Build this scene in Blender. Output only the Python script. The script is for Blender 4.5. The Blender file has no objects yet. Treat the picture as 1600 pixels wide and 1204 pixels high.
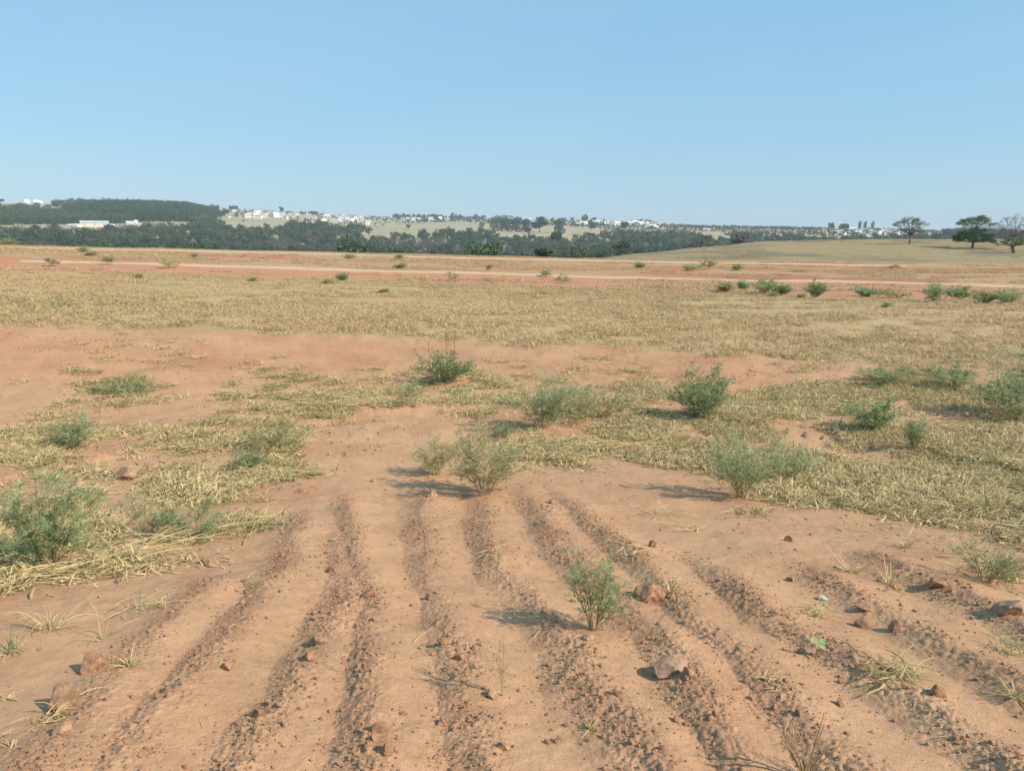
import bpy, math, random
import numpy as np
from mathutils import Vector

scene = bpy.context.scene
# ------------------------------------------------------------------ camera
EYE = 1.6
PITCH = math.radians(10.85)
FPX = 1200.0                      # focal length in photograph pixels (1600 wide)
cam_data = bpy.data.cameras.new('camera')
cam_data.sensor_width = 36.0
cam_data.lens = 36.0 * FPX / 1600.0
cam_data.clip_start = 0.05
cam_data.clip_end = 20000.0
cam = bpy.data.objects.new('camera', cam_data)
cam.location = (0, 0, EYE)
cam.rotation_euler = (math.pi / 2 - PITCH, 0, 0)
scene.collection.objects.link(cam)
scene.camera = cam

# ------------------------------------------------------------------ sky and sun
SUN_EL = math.radians(37)
SUN_AZ = math.atan2(0.90, -0.43)          # clockwise from +Y: right of and behind the camera
world = bpy.data.worlds.new('World')
scene.world = world
world.use_nodes = True
wn = world.node_tree
wn.nodes.clear()
sky = wn.nodes.new('ShaderNodeTexSky')
sky.sky_type = 'NISHITA'
sky.sun_disc = False
sky.sun_elevation = SUN_EL
sky.sun_rotation = SUN_AZ
sky.altitude = 500
sky.air_density = 1.25
sky.dust_density = 0.3
sky.ozone_density = 1.0
bg = wn.nodes.new('ShaderNodeBackground')
bg.inputs['Strength'].default_value = 0.122
wout = wn.nodes.new('ShaderNodeOutputWorld')
tint = wn.nodes.new('ShaderNodeMix'); tint.data_type = 'RGBA'
tint.inputs[0].default_value = 0.72                      # even, slightly veiled blue all round
tint.inputs[7].default_value = (1.75, 3.95, 5.9, 1)
wn.links.new(sky.outputs[0], tint.inputs[6])
wtc = wn.nodes.new('ShaderNodeTexCoord'); wmp = wn.nodes.new('ShaderNodeMapping'); wmp.inputs['Scale'].default_value = (1.0, 1.6, 5.0)
wnz = wn.nodes.new('ShaderNodeTexNoise'); wnz.inputs['Scale'].default_value = 2.2; wnz.inputs['Detail'].default_value = 5; wnz.inputs['Roughness'].default_value = 0.55
wrp = wn.nodes.new('ShaderNodeMapRange'); wrp.inputs[1].default_value = 0.45; wrp.inputs[2].default_value = 0.8; wrp.inputs[3].default_value = 0.0; wrp.inputs[4].default_value = 0.16
veil = wn.nodes.new('ShaderNodeMix'); veil.data_type = 'RGBA'; veil.inputs[7].default_value = (4.2, 5.2, 6.0, 1)      # faint high cirrus
wn.links.new(wtc.outputs['Generated'], wmp.inputs[0]); wn.links.new(wmp.outputs[0], wnz.inputs['Vector']); wn.links.new(wnz.outputs[0], wrp.inputs[0])
wn.links.new(wrp.outputs[0], veil.inputs[0]); wn.links.new(tint.outputs[2], veil.inputs[6])
wn.links.new(veil.outputs[2], bg.inputs[0])
wn.links.new(bg.outputs[0], wout.inputs[0])

sun_data = bpy.data.lights.new('sun', 'SUN')
sun_data.energy = 5.0
sun_data.angle = math.radians(0.55)
sun_data.color = (1.0, 0.90, 0.76)
sun = bpy.data.objects.new('sun', sun_data)
sdir = Vector((math.sin(SUN_AZ) * math.cos(SUN_EL), math.cos(SUN_AZ) * math.cos(SUN_EL), math.sin(SUN_EL)))
sun.rotation_euler = sdir.to_track_quat('Z', 'Y').to_euler()
sun.location = (20, -10, 30)
scene.collection.objects.link(sun)

scene.view_settings.view_transform = 'Standard'
scene.view_settings.look = 'None'
scene.view_settings.exposure = 0.25
scene.view_settings.gamma = 1.0
scene.view_settings.use_curve_mapping = False
scene.render.engine = 'CYCLES'
scene.cycles.max_bounces = 4
scene.cycles.diffuse_bounces = 2
scene.cycles.transparent_max_bounces = 8
scene.cycles.volume_bounces = 0

# ------------------------------------------------------------------ helpers
C = scene.collection
rng = np.random.default_rng(7)
CP, SP = math.cos(PITCH), math.sin(PITCH)

def project(x, y, z):
    x, y, z = np.asarray(x, float), np.asarray(y, float), np.asarray(z, float) - EYE
    c = y * CP - z * SP
    c = np.where(c < 1e-3, 1e-3, c)
    v = y * SP + z * CP
    return 800 + FPX * x / c, 602 - FPX * v / c

def ray(px, py):
    a = (px - 800) / FPX
    b = -(py - 602) / FPX
    return a, CP + b * SP, -SP + b * CP

def hash2(ix, iy, seed):
    h = (ix.astype(np.int64) * 374761393 + iy.astype(np.int64) * 668265263 + seed * 974634777) & 0x7fffffff
    h = ((h ^ (h >> 13)) * 1274126177) & 0x7fffffff
    h = h ^ (h >> 16)
    return (h & 0xffff) / 65535.0

def vnoise(x, y, seed=0):
    xi, yi = np.floor(x), np.floor(y)
    fx, fy = x - xi, y - yi
    fx = fx * fx * (3 - 2 * fx); fy = fy * fy * (3 - 2 * fy)
    a = hash2(xi, yi, seed); b = hash2(xi + 1, yi, seed)
    c = hash2(xi, yi + 1, seed); d = hash2(xi + 1, yi + 1, seed)
    return (a + (b - a) * fx) * (1 - fy) + (c + (d - c) * fx) * fy

def fbm(x, y, s, octv=3, seed=0):
    """centred fractal noise, about -0.5..0.5, base feature size s"""
    t = 0; amp = 0.5; tot = 0; f = 1.0 / s
    for i in range(octv):
        t = t + amp * (vnoise(x * f + 13.7 * i, y * f + 7.3 * i, seed + i) - 0.5)
        tot += amp; amp *= 0.5; f *= 2.07
    return t / tot

def sstep(a, b, x):
    t = np.clip((x - a) / (b - a), 0, 1)
    return t * t * (3 - 2 * t)

def in_poly(px, py, poly):
    px, py = np.asarray(px), np.asarray(py)
    inside = np.zeros(px.shape, bool)
    n = len(poly)
    for i in range(n):
        x0, y0 = poly[i]; x1, y1 = poly[(i + 1) % n]
        if y0 == y1: continue
        cond = ((y0 > py) != (y1 > py)) & (px < (x1 - x0) * (py - y0) / (y1 - y0) + x0)
        inside ^= cond
    return inside

def mesh_from(name, V, faces, mats=(), fmat=None, attrs=None, smooth=False, cols=None):
    """V (n,3); faces: list of (m,k) int arrays"""
    me = bpy.data.meshes.new(name)
    V = np.asarray(V, np.float32)
    faces = [np.asarray(f, np.int32) for f in faces if len(f)]
    me.vertices.add(len(V)); me.vertices.foreach_set('co', V.ravel())
    if faces:
        loops = np.concatenate([f.ravel() for f in faces])
        sizes = np.concatenate([np.full(len(f), f.shape[1], np.int32) for f in faces])
        starts = np.concatenate([[0], np.cumsum(sizes)[:-1]]).astype(np.int32)
        me.loops.add(len(loops)); me.loops.foreach_set('vertex_index', loops)
        me.polygons.add(len(sizes)); me.polygons.foreach_set('loop_start', starts)
        try: me.polygons.foreach_set('loop_total', sizes)
        except Exception: pass
        if fmat is not None: me.polygons.foreach_set('material_index', np.asarray(fmat, np.int32))
        me.polygons.foreach_set('use_smooth', np.full(len(sizes), smooth))
    for m in mats: me.materials.append(m)
    if attrs:
        for k, v in attrs.items():
            a = me.attributes.new(k, 'FLOAT', 'POINT'); a.data.foreach_set('value', np.asarray(v, np.float32))
    if cols is not None:
        a = me.attributes.new('col', 'FLOAT_COLOR', 'POINT')
        a.data.foreach_set('color', np.concatenate([cols, np.ones((len(cols), 1))], 1).astype(np.float32).ravel())
    me.update(calc_edges=True)
    me.validate()
    return me

class Geo:
    """collects vertices, faces and a per-vertex tone into one mesh"""
    def __init__(s): s.V = []; s.F = []; s.T = []; s.M = []; s.n = 0
    def add(s, V, F, tone=0.0, mat=0):
        V = np.asarray(V, float).reshape(-1, 3)
        if not isinstance(F, list): F = [F]
        for f in F:
            f = np.asarray(f, int)
            if len(f): s.F.append(f + s.n); s.M.append(np.full(len(f), mat))
        s.V.append(V); s.T.append(np.broadcast_to(np.asarray(tone, float), (len(V),)).copy()); s.n += len(V)
        return s
    def mesh(s, name, mats, smooth=False):
        return mesh_from(name, np.concatenate(s.V), s.F, mats, np.concatenate(s.M), {'tone': np.concatenate(s.T)}, smooth)

def obj(name, me, parent=None, loc=None):
    o = bpy.data.objects.new(name, me); C.objects.link(o)
    if parent is not None: o.parent = parent
    if loc is not None: o.location = loc
    return o

def empty(name, loc, rz=0.0):
    o = bpy.data.objects.new(name, None); C.objects.link(o)
    o.location = [float(v) for v in loc]; o.rotation_euler = (0, 0, rz); o.empty_display_size = 0.1
    return o

def tag(o, label=None, cat=None, group=None, kind=None):
    if label: o['label'] = label
    if cat: o['category'] = cat
    if group: o['group'] = group
    if kind: o['kind'] = kind
    return o

def unit(v): return v / (np.linalg.norm(v, axis=-1, keepdims=True) + 1e-9)

def tube(g, pts, rad, k=5, tone=0.0, mat=0, cap=True):
    pts = np.asarray(pts, float); n = len(pts)
    rad = np.broadcast_to(np.asarray(rad, float), (n,))
    d = unit(np.gradient(pts, axis=0))
    ref = np.array([0.31, 0.92, 0.24]); ref /= np.linalg.norm(ref)
    u = unit(np.cross(d, ref)); v = np.cross(d, u)
    an = np.arange(k) * 2 * math.pi / k
    ring = (u[:, None, :] * np.cos(an)[None, :, None] + v[:, None, :] * np.sin(an)[None, :, None]) * rad[:, None, None] + pts[:, None, :]
    i = np.arange(n - 1)[:, None] * k; j = np.arange(k)[None, :]; j2 = (j + 1) % k
    F = np.stack([i + j, i + j2, i + k + j2, i + k + j], -1).reshape(-1, 4)
    fs = [F]
    if cap and k >= 3: fs.append(np.array([(n - 1) * k + np.arange(k)]))
    g.add(ring.reshape(-1, 3), fs, tone, mat)

def quads(g, c, nrm, upv, L, W, tone, mat=0, fold=0.0):
    """leaf-shaped diamonds: centre c, length axis upv, half sizes L/2 W/2"""
    c = np.asarray(c); n = len(c)
    a = unit(upv); b = unit(np.cross(nrm, a)); nn = np.cross(a, b)
    L = np.broadcast_to(np.asarray(L, float), (n,))[:, None]; W = np.broadcast_to(np.asarray(W, float), (n,))[:, None]
    V = np.stack([c - a * L / 2, c + b * W / 2 + nn * W * fold, c + a * L / 2, c - b * W / 2 + nn * W * fold], 1).reshape(-1, 3)
    F = np.arange(4 * n).reshape(n, 4)
    g.add(V, F, np.repeat(np.broadcast_to(np.asarray(tone, float), (n,)), 4), mat)

def blades(g, base, az, length, width, e0, e1, tone, r, segs=4, mat=0, twist=0.6):
    """ribbons that leave base at elevation e0 and end at elevation e1 (radians)"""
    n = len(base)
    t = np.linspace(0, 1, segs + 1)
    el = e0[:, None] + (e1 - e0)[:, None] * t[None, :]
    da = r.normal(0, 0.35, n)[:, None] * t[None, :]
    A = az[:, None] + da
    step = (length / segs)[:, None]
    dx = np.cos(el) * np.cos(A) * step; dy = np.cos(el) * np.sin(A) * step; dz = np.sin(el) * step
    P = np.stack([dx, dy, dz], -1)
    P = np.concatenate([np.zeros((n, 1, 3)), np.cumsum(P[:, :-1], 1)], 1) + base[:, None, :]
    P[:, :, 2] = np.maximum(P[:, :, 2], 0.004)
    tw = r.normal(0, twist, n)[:, None] + r.normal(0, 0.5, n)[:, None] * t[None, :]
    side = np.stack([-np.sin(A) * np.cos(tw), np.cos(A) * np.cos(tw), np.sin(tw)], -1)
    w = (width[:, None] * np.sqrt(np.clip(1.02 - t, 0, 1))[None, :] * 0.5)[..., None]
    V = np.stack([P - side * w, P + side * w], 2).reshape(n, -1, 3)
    m = 2 * (segs + 1)
    f = np.array([[2 * i, 2 * i + 1, 2 * i + 3, 2 * i + 2] for i in range(segs)])
    F = (f[None] + (np.arange(n) * m)[:, None, None]).reshape(-1, 4)
    g.add(V.reshape(-1, 3), F, np.repeat(tone, m), mat)

# ------------------------------------------------------------------ terrain function
COLS = np.array([-500, 0, 200, 400, 600, 800, 900, 1000, 1100, 1200, 1400, 1600, 2100.])
ROWS = [  # distance, photo height of the ground at each column
 (30,   [476, 478, 479, 480, 481, 483, 484, 484, 485, 486, 487, 489, 492]),
 (60,   [396, 407, 412.5, 418, 423.5, 429, 431.5, 434, 436, 438, 442, 446, 452]),
 (95,   [374, 384, 389, 394, 399, 403.5, 406, 408.5, 410, 412, 416, 420, 424]),
 (112,  [371, 381, 386, 391, 396, 401, 404, 405, 405, 405, 408, 411, 412]),
 (140,  [380, 392, 397, 402, 408, 412, 408, 400, 395, 392, 394, 396, 396]),
 (190,  [410, 415, 420, 422, 425, 422, 408, 396, 386, 379, 377, 377, 377]),
 (230,  [430, 430, 432, 435, 438, 432, 418, 402, 388, 377.5, 374, 374, 374]),
 (300,  [445, 445, 445, 450, 450, 450, 440, 420, 410, 390, 383, 380, 380]),
 (420,  [440, 440, 440, 440, 440, 440, 435, 432, 430, 420, 410, 400, 400]),
 (600,  [400, 405, 408, 412, 414, 416, 416, 416, 414, 412, 408, 402, 400]),
 (800,  [372, 376, 380, 390, 394, 397, 398, 398, 398, 396, 394, 392, 392]),
 (1000, [352, 356, 360, 368, 372, 377, 379, 380, 381, 381, 381, 382, 382]),
 (1200, [340, 344, 346, 352, 356, 364, 366, 367, 369, 369, 370, 374, 376]),
 (1500, [322, 326, 325, 338, 346, 352, 354, 355, 358, 360, 362, 370, 372]),
 (1900, [314, 317, 320, 330, 340, 345, 347, 349, 354, 356, 360, 369, 371]),
 (2600, [316, 318, 324, 334, 342, 347, 349, 351, 356, 358, 362, 370, 371]),
 (7000, [345, 345, 350, 355, 358, 360, 362, 363, 364, 365, 368, 371, 371]),
]
RD = np.log(np.array([r[0] for r in ROWS], float))
_pyT = np.array([r[1] for r in ROWS], float)
_a, _b, _c = ray(COLS[None, :], _pyT)
SLOPE = _c / np.hypot(_a, _b)
THC = np.arctan2((COLS - 800) / FPX, CP + 0.19 * SP)
_yk = np.array([-60, -1, 0.5, 2, 3.5, 5, 6.5, 8, 10, 12, 16, 20, 30, 60])
_sk = np.array([0, 0, -.10, -.15, -.16, -.15, -.14, -.11, -.07, -.035, -.012, -.006, -.004, -.004])
_yy = np.linspace(-60, 60, 1201)
_zz = np.concatenate([[0], np.cumsum(np.interp(_yy[:-1] + .05, _yk, _sk) * 0.1)])
_zz -= np.interp(0, _yy, _zz)

def base_h(x, y):
    x = np.asarray(x, float); y = np.asarray(y, float)
    r = np.hypot(x, y) + 1e-6
    th = np.arctan2(x, y)
    th_c = np.clip(th, THC[0], THC[-1])
    # directions behind the camera fade to the middle column
    back = sstep(1.6, 3.1, np.abs(th))
    th_c = th_c * (1 - back)
    ci = np.clip(np.searchsorted(THC, th_c, 'right') - 1, 0, len(THC) - 2)
    cf = (th_c - THC[ci]) / (THC[ci + 1] - THC[ci]); cf = cf * cf * (3 - 2 * cf) * 0.5 + cf * 0.5
    lr = np.clip(np.log(r), RD[0], RD[-1])
    ri = np.clip(np.searchsorted(RD, lr, 'right') - 1, 0, len(RD) - 2)
    rf = (lr - RD[ri]) / (RD[ri + 1] - RD[ri])
    s00 = SLOPE[ri, ci]; s01 = SLOPE[ri, ci + 1]; s10 = SLOPE[ri + 1, ci]; s11 = SLOPE[ri + 1, ci + 1]
    s = (s00 * (1 - cf) + s01 * cf) * (1 - rf) + (s10 * (1 - cf) + s11 * cf) * rf
    zf = EYE + s * r
    zn = np.interp(y, _yy, _zz)
    w = sstep(16, 32, r)
    return zn * (1 - w) + zf * w

RS = np.concatenate([np.arange(0.8, 12, 0.03), np.geomspace(12, 6500, 900)])
def at(px, py):
    """ground point seen at photograph pixel (px, py)"""
    a, b, c = ray(px, py)
    h = math.hypot(a, b); x = RS * a / h; y = RS * b / h; z = EYE + RS * c / h
    d = z - base_h(x, y)
    k = np.argmax(d < 0)
    if k == 0:
        k = len(RS) - 1 if d[0] > 0 else 1
    f = d[k - 1] / (d[k - 1] - d[k] + 1e-9)
    r = RS[k - 1] + (RS[k] - RS[k - 1]) * f
    return np.array([a / h * r, b / h * r])

def at_d(px, dist):
    th = math.atan2((px - 800) / FPX, CP + 0.19 * SP)
    return np.array([math.sin(th) * dist, math.cos(th) * dist])

# plough-like ridges left by a machine on the near slope (crest lines)
RIDGES_PX = [
 [(60, 1240), (130, 1150), (210, 1040), (300, 950), (370, 890)],
 [(175, 1240), (236, 1150), (310, 1065), (405, 968), (450, 890), (480, 830), (492, 780)],
 [(370, 1235), (422, 1140), (480, 1062), (530, 1000), (545, 930), (535, 860), (525, 800)],
 [(585, 1240), (590, 1160), (594, 1063), (590, 972), (567, 890), (548, 800), (545, 750)],
 [(770, 1240), (754, 1150), (738, 1050), (702, 955), (675, 887), (664, 790), (655, 742)],
 [(1045, 1250), (985, 1130), (920, 1060), (888, 1000), (850, 950), (795, 905), (768, 850), (763, 800), (762, 752)],
 [(1200, 1250), (1142, 1150), (1105, 1085), (1049, 1007), (1000, 960), (930, 905), (880, 850), (840, 785), (815, 745)],
 [(1370, 1240), (1300, 1170), (1240, 1105), (1170, 1030), (1094, 974), (1030, 905), (960, 845), (900, 790), (860, 742)],
 [(1640, 1240), (1525, 1165), (1440, 1095), (1356, 1055), (1290, 1018), (1210, 975), (1130, 905), (1060, 850)],
 [(1700, 1150), (1600, 1080), (1500, 1030), (1420, 985), (1330, 935), (1240, 870)],
 [(1700, 1040), (1600, 985), (1500, 930), (1420, 900), (1340, 850)],
]
RIDGES = [np.array([at(*p) for p in R]) for R in RIDGES_PX]

def ridge_field(x, y):
    """(signed height of the ridges, crumb mask 0..1)"""
    h = np.zeros_like(x); m = np.zeros_like(x)
    wob = fbm(x, y, 0.5, 3, 91) * 0.15
    for k, R in enumerate(RIDGES):
        best = np.full(x.shape, 9.0); sgn = np.zeros_like(x); tt = np.zeros_like(x)
        n = len(R) - 1
        for i in range(n):
            p, q = R[i], R[i + 1]; d = q - p; L2 = d @ d
            t = np.clip(((x - p[0]) * d[0] + (y - p[1]) * d[1]) / L2, 0, 1)
            ex = x - p[0] - t * d[0]; ey = y - p[1] - t * d[1]
            dist = np.hypot(ex, ey); u = dist < best
            best = np.where(u, dist, best); sgn = np.where(u, np.sign(d[0] * ey - d[1] * ex), sgn); tt = np.where(u, (i + t) / n, tt)
        s = best * sgn + wob          # positive: left of the crest
        fade = 1 - sstep(0.84, 1.0, tt)
        var = 0.62 + 0.55 * vnoise(tt * 8.0 + k * 3.1, tt * 0 + k * 1.7, 5)
        sig = np.where(s > 0, 0.16, 0.25)
        bump = np.exp(-(np.abs(s) / sig) ** 1.7)
        h = np.maximum(h, 0.064 * var * fade * bump)
        m = np.maximum(m, fade * np.clip(var + .1, 0, 1.2) * np.exp(-((s - 0.06) / 0.12) ** 2))
    return h, np.clip(m, 0, 1)

def micro(x, y, r=None):
    r = np.hypot(x, y) if r is None else r
    near = 1 - sstep(10, 18, r)
    mid = 1 - sstep(25, 60, r)
    h = 0.10 * fbm(x, y, 2.6, 2, 11) * mid + 0.05 * fbm(x, y, 0.7, 3, 21) * mid
    far = sstep(60, 140, r)
    h = h + far * np.clip(r / 400, 0, 6) * 1.6 * fbm(x, y, 70, 3, 31)* (1-sstep(1300,1800,r))
    h = h + 0.25 * sstep(20, 60, r) * (1 - far) * fbm(x, y, 6, 3, 33)
    h = h + 0.085 * sstep(9, 13, r) * (1 - sstep(24, 34, r)) * fbm(x * .2, y, .8, 3, 34)
    h = h + 0.05 * sstep(8, 12, r) * (1 - sstep(24, 34, r)) * fbm(x, y, .3, 2, 35)
    rough = 0.35 + 0.65 * sstep(-0.1, 0.15, fbm(x, y, 0.9, 2, 41))
    h = h + near * (0.020 * rough * fbm(x, y, 0.12, 3, 51))
    return h

def ground_h(x, y):
    x = np.atleast_1d(np.asarray(x, float)); y = np.atleast_1d(np.asarray(y, float))
    r = np.hypot(x, y)
    z = base_h(x, y) + micro(x, y, r)
    k = (r < 14) & (y > 0.2)
    if k.any():
        h, m = ridge_field(x[k], y[k])
        z[k] += h + m * (0.018 * np.abs(fbm(x[k], y[k], 0.03, 2, 61)) * 2 + 0.011 * np.abs(fbm(x[k], y[k], 0.11, 2, 62)) * 2 - .006)
    return z

def gp(px, py):
    p = at(px, py); return np.array([p[0], p[1], ground_h(p[0], p[1])[0]])

# ------------------------------------------------------------------ areas (photo pixels of ground points)
def track_near(px): return np.interp(px, [-600, 0, 200, 400, 700, 1000, 1200, 1400, 1600, 2200], [392, 406.5, 412, 418, 427, 433.5, 438, 442, 446.5, 458])
def track_far(px): return np.interp(px, [-600, 0, 400, 700, 1000, 1300, 1600, 2200], [374, 385.5, 394.5, 402.5, 409.3, 414.3, 419.5, 430])
def field_top(px): return track_near(px) + np.interp(px, [0, 800, 1100, 1600], [14, 16, 23, 27])
def field_bot(px): return np.interp(px, [-400, 0, 300, 600, 800, 1000, 1200, 1400, 1700], [500, 508, 516, 527, 538, 548, 558, 566, 575])
MATS = {
 'right': [(790, 700), (850, 655), (930, 612), (1010, 600), (1180, 614), (1300, 602), (1620, 588), (1900, 586), (1900, 960), (1640, 930), (1530, 900), (1450, 850), (1330, 805), (1230, 785), (1130, 735), (1050, 705), (960, 715), (860, 722)],
 'middle': [(615, 606), (690, 585), (790, 580), (900, 588), (860, 640), (800, 655), (740, 640), (690, 612)],
 'heap': [(340, 648), (420, 596), (500, 576), (600, 590), (655, 612), (630, 640), (550, 650), (450, 664), (360, 660)],
 'left': [(-260, 700), (0, 688), (60, 680), (130, 664), (230, 692), (330, 684), (420, 655), (478, 662), (470, 730), (420, 765), (400, 810), (320, 856), (200, 880), (60, 915), (-260, 960)],
 'tuft': [(130, 612), (170, 592), (215, 594), (245, 606), (220, 622), (150, 622)],
}
def grass_mask(px, py, x, y):
    """0..1 cover of lying grass"""
    g = np.zeros(px.shape)
    gap = fbm(x, y, 0.55, 3, 73) * .75 + fbm(x, y, 1.7, 2, 74) * .5
    TH = {'right': -0.16, 'middle': 0.0, 'heap': -0.06, 'left': 0.0, 'tuft': -0.1}
    for q, (ax, ay) in enumerate([(70, 36), (170, 80), (260, -130), (-300, 170)]):
        jx = px + ax * fbm(x, y, 0.7, 4, 71 + q * 5); jy = py + ay * fbm(x, y, 0.7, 4, 72 + q * 5)
        for nm, P in MATS.items():
            g = g + .25 * in_poly(jx, jy, P) * (.10 + .90 * sstep(TH[nm], TH[nm] + 0.20, gap))
    g = np.clip(g, 0, 1)
    jx = px + 70 * fbm(x, y, 0.7, 4, 71); jy = py + 36 * fbm(x, y, 0.7, 4, 72)
    # bare holes in the left patch
    hole = in_poly(jx, jy, [(130, 720), (240, 720), (250, 790), (120, 800)]) | in_poly(jx, jy, [(-50, 720), (60, 728), (90, 760), (-50, 770)])
    g = np.where(hole, g * 0.15, g)
    return g

def field_mask(px, py, x, y):
    e = fbm(x, y, 2.5, 3, 75)
    top = sstep(-3, 3, py - field_top(px) + 9 * e)
    bot = sstep(-8, 8, field_bot(px) - py + 26 * e)
    return top * bot

# ------------------------------------------------------------------ materials
def new_mat(name):
    m = bpy.data.materials.new(name); m.use_nodes = True
    nt = m.node_tree; nt.nodes.clear()
    return m, nt, nt.nodes.new('ShaderNodeOutputMaterial')

def nd(nt, t, **kw):
    n = nt.nodes.new(t)
    for k, v in kw.items():
        if k in n.inputs: n.inputs[k].default_value = v
        else: setattr(n, k, v)
    return n

def math_n(nt, op, a, b=None):
    n = nt.nodes.new('ShaderNodeMath'); n.operation = op
    for i, v in enumerate((a, b)):
        if v is None: continue
        if isinstance(v, (int, float)): n.inputs[i].default_value = v
        else: nt.links.new(v, n.inputs[i])
    return n.outputs[0]

def mixc(nt, fac, a, b, mode='MIX'):
    n = nt.nodes.new('ShaderNodeMix'); n.data_type = 'RGBA'; n.blend_type = mode
    for sock, v in ((n.inputs[0], fac), (n.inputs[6], a), (n.inputs[7], b)):
        if isinstance(v, (int, float)): sock.default_value = v
        elif isinstance(v, tuple): sock.default_value = (*v, 1)
        else: nt.links.new(v, sock)
    return n.outputs[2]

def noise_n(nt, scale, detail=4, rough=0.6, coord=None):
    n = nd(nt, 'ShaderNodeTexNoise'); n.inputs['Scale'].default_value = scale
    n.inputs['Detail'].default_value = detail; n.inputs['Roughness'].default_value = rough
    if coord is not None: nt.links.new(coord, n.inputs['Vector'])
    return n.outputs[0]

def ramp(nt, fac, stops):
    n = nt.nodes.new('ShaderNodeValToRGB')
    el = n.color_ramp.elements
    while len(el) < len(stops): el.new(0.5)
    for e, (p, c) in zip(el, stops): e.position = p; e.color = (*c, 1)
    nt.links.new(fac, n.inputs[0])
    return n.outputs[0]

def earth_mat(name, use_attr=True, colour=(.4, .25, .15)):
    m, nt, out = new_mat(name)
    geo = nd(nt, 'ShaderNodeNewGeometry'); P = geo.outputs['Position']
    if use_attr:
        at_ = nd(nt, 'ShaderNodeAttribute', attribute_name='col'); col = at_.outputs['Color']
    else:
        rgb = nd(nt, 'ShaderNodeRGB'); rgb.outputs[0].default_value = (*colour, 1); col = rgb.outputs[0]
    n1 = noise_n(nt, 0.9, 6, 0.65, P); n2 = noise_n(nt, 14, 5, 0.7, P); n3 = noise_n(nt, 90, 3, 0.7, P)
    v = math_n(nt, 'ADD', math_n(nt, 'MULTIPLY', n1, 0.42), math_n(nt, 'ADD', math_n(nt, 'MULTIPLY', n2, 0.5), math_n(nt, 'MULTIPLY', n3, 0.42)))
    f = ramp(nt, v, [(0.40, (0.60, 0.56, 0.53)), (0.60, (0.95, 0.94, 0.93)), (0.90, (1.28, 1.30, 1.32))])
    c = mixc(nt, 1.0, col, f, 'MULTIPLY')
    bs = nd(nt, 'ShaderNodeBsdfPrincipled'); bs.inputs['Roughness'].default_value = 0.95
    bs.inputs['Specular IOR Level'].default_value = 0.12
    nt.links.new(c, bs.inputs['Base Color'])
    bp = nd(nt, 'ShaderNodeBump'); bp.inputs['Strength'].default_value = 0.8; bp.inputs['Distance'].default_value = 0.014
    hgt = math_n(nt, 'ADD', math_n(nt, 'MULTIPLY', n2, 0.7), math_n(nt, 'MULTIPLY', n3, 0.45))
    nt.links.new(hgt, bp.inputs['Height']); nt.links.new(bp.outputs[0], bs.inputs['Normal'])
    nt.links.new(bs.outputs[0], out.inputs[0])
    return m

def leaf_mat(name, stops, trans=0.25, vary=0.45, rough=0.6):
    """colour by the tone of each leaf, varied per plant"""
    m, nt, out = new_mat(name)
    at_ = nd(nt, 'ShaderNodeAttribute', attribute_name='tone')
    oi = nd(nt, 'ShaderNodeObjectInfo')
    t = math_n(nt, 'ADD', at_.outputs['Fac'], math_n(nt, 'MULTIPLY', math_n(nt, 'SUBTRACT', oi.outputs['Random'], 0.5), vary))
    col = ramp(nt, t, stops)
    d = nd(nt, 'ShaderNodeBsdfPrincipled'); d.inputs['Roughness'].default_value = rough; d.inputs['Specular IOR Level'].default_value = 0.2
    nt.links.new(col, d.inputs['Base Color'])
    tr = nd(nt, 'ShaderNodeBsdfTranslucent'); nt.links.new(col, tr.inputs[0])
    mx = nd(nt, 'ShaderNodeMixShader'); mx.inputs[0].default_value = trans
    nt.links.new(d.outputs[0], mx.inputs[1]); nt.links.new(tr.outputs[0], mx.inputs[2])
    nt.links.new(mx.outputs[0], out.inputs[0])
    return m

def plain_mat(name, colour, rough=0.8, nscale=6.0, amt=0.35, spec=0.2):
    m, nt, out = new_mat(name)
    tc = nd(nt, 'ShaderNodeTexCoord')
    n = noise_n(nt, nscale, 5, 0.65, tc.outputs['Object'])
    f = ramp(nt, n, [(0.3, (1 - amt,) * 3), (0.7, (1 + amt * .6,) * 3)])
    c = mixc(nt, 1.0, colour, f, 'MULTIPLY')
    bs = nd(nt, 'ShaderNodeBsdfPrincipled'); bs.inputs['Roughness'].default_value = rough; bs.inputs['Specular IOR Level'].default_value = spec
    nt.links.new(c, bs.inputs['Base Color'])
    bp = nd(nt, 'ShaderNodeBump'); bp.inputs['Strength'].default_value = 0.5; bp.inputs['Distance'].default_value = 0.01
    nt.links.new(n, bp.inputs['Height']); nt.links.new(bp.outputs[0], bs.inputs['Normal'])
    nt.links.new(bs.outputs[0], out.inputs[0])
    return m

M = {}
M['ground'] = earth_mat('ground_earth')
M['mat_grass'] = leaf_mat('dry_matted_grass', [(0.0, (.13, .085, .045)), (0.06, (.30, .20, .11)), (0.10, (.66, .51, .275)), (0.4, (.55, .43, .20)), (0.65, (.38, .345, .14)), (0.85, (.18, .22, .075)), (1.0, (.11, .17, .055))], 0.2, 0.16)
M['field_grass'] = leaf_mat('dry_field_grass', [(0.0, (.62, .45, .255)), (0.4, (.52, .385, .20)), (0.7, (.38, .31, .145)), (1.0, (.20, .21, .09))], 0.22, 0.5)
M['feather'] = leaf_mat('bluish_pinnate_leaves', [(0.0, (.20, .27, .12)), (0.5, (.33, .395, .19)), (1.0, (.52, .55, .30))], 0.42, 0.35)
M['olive'] = leaf_mat('olive_small_leaves', [(0.0, (.28, .29, .13)), (0.5, (.41, .40, .19)), (1.0, (.54, .49, .27))], 0.42, 0.35)
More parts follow.
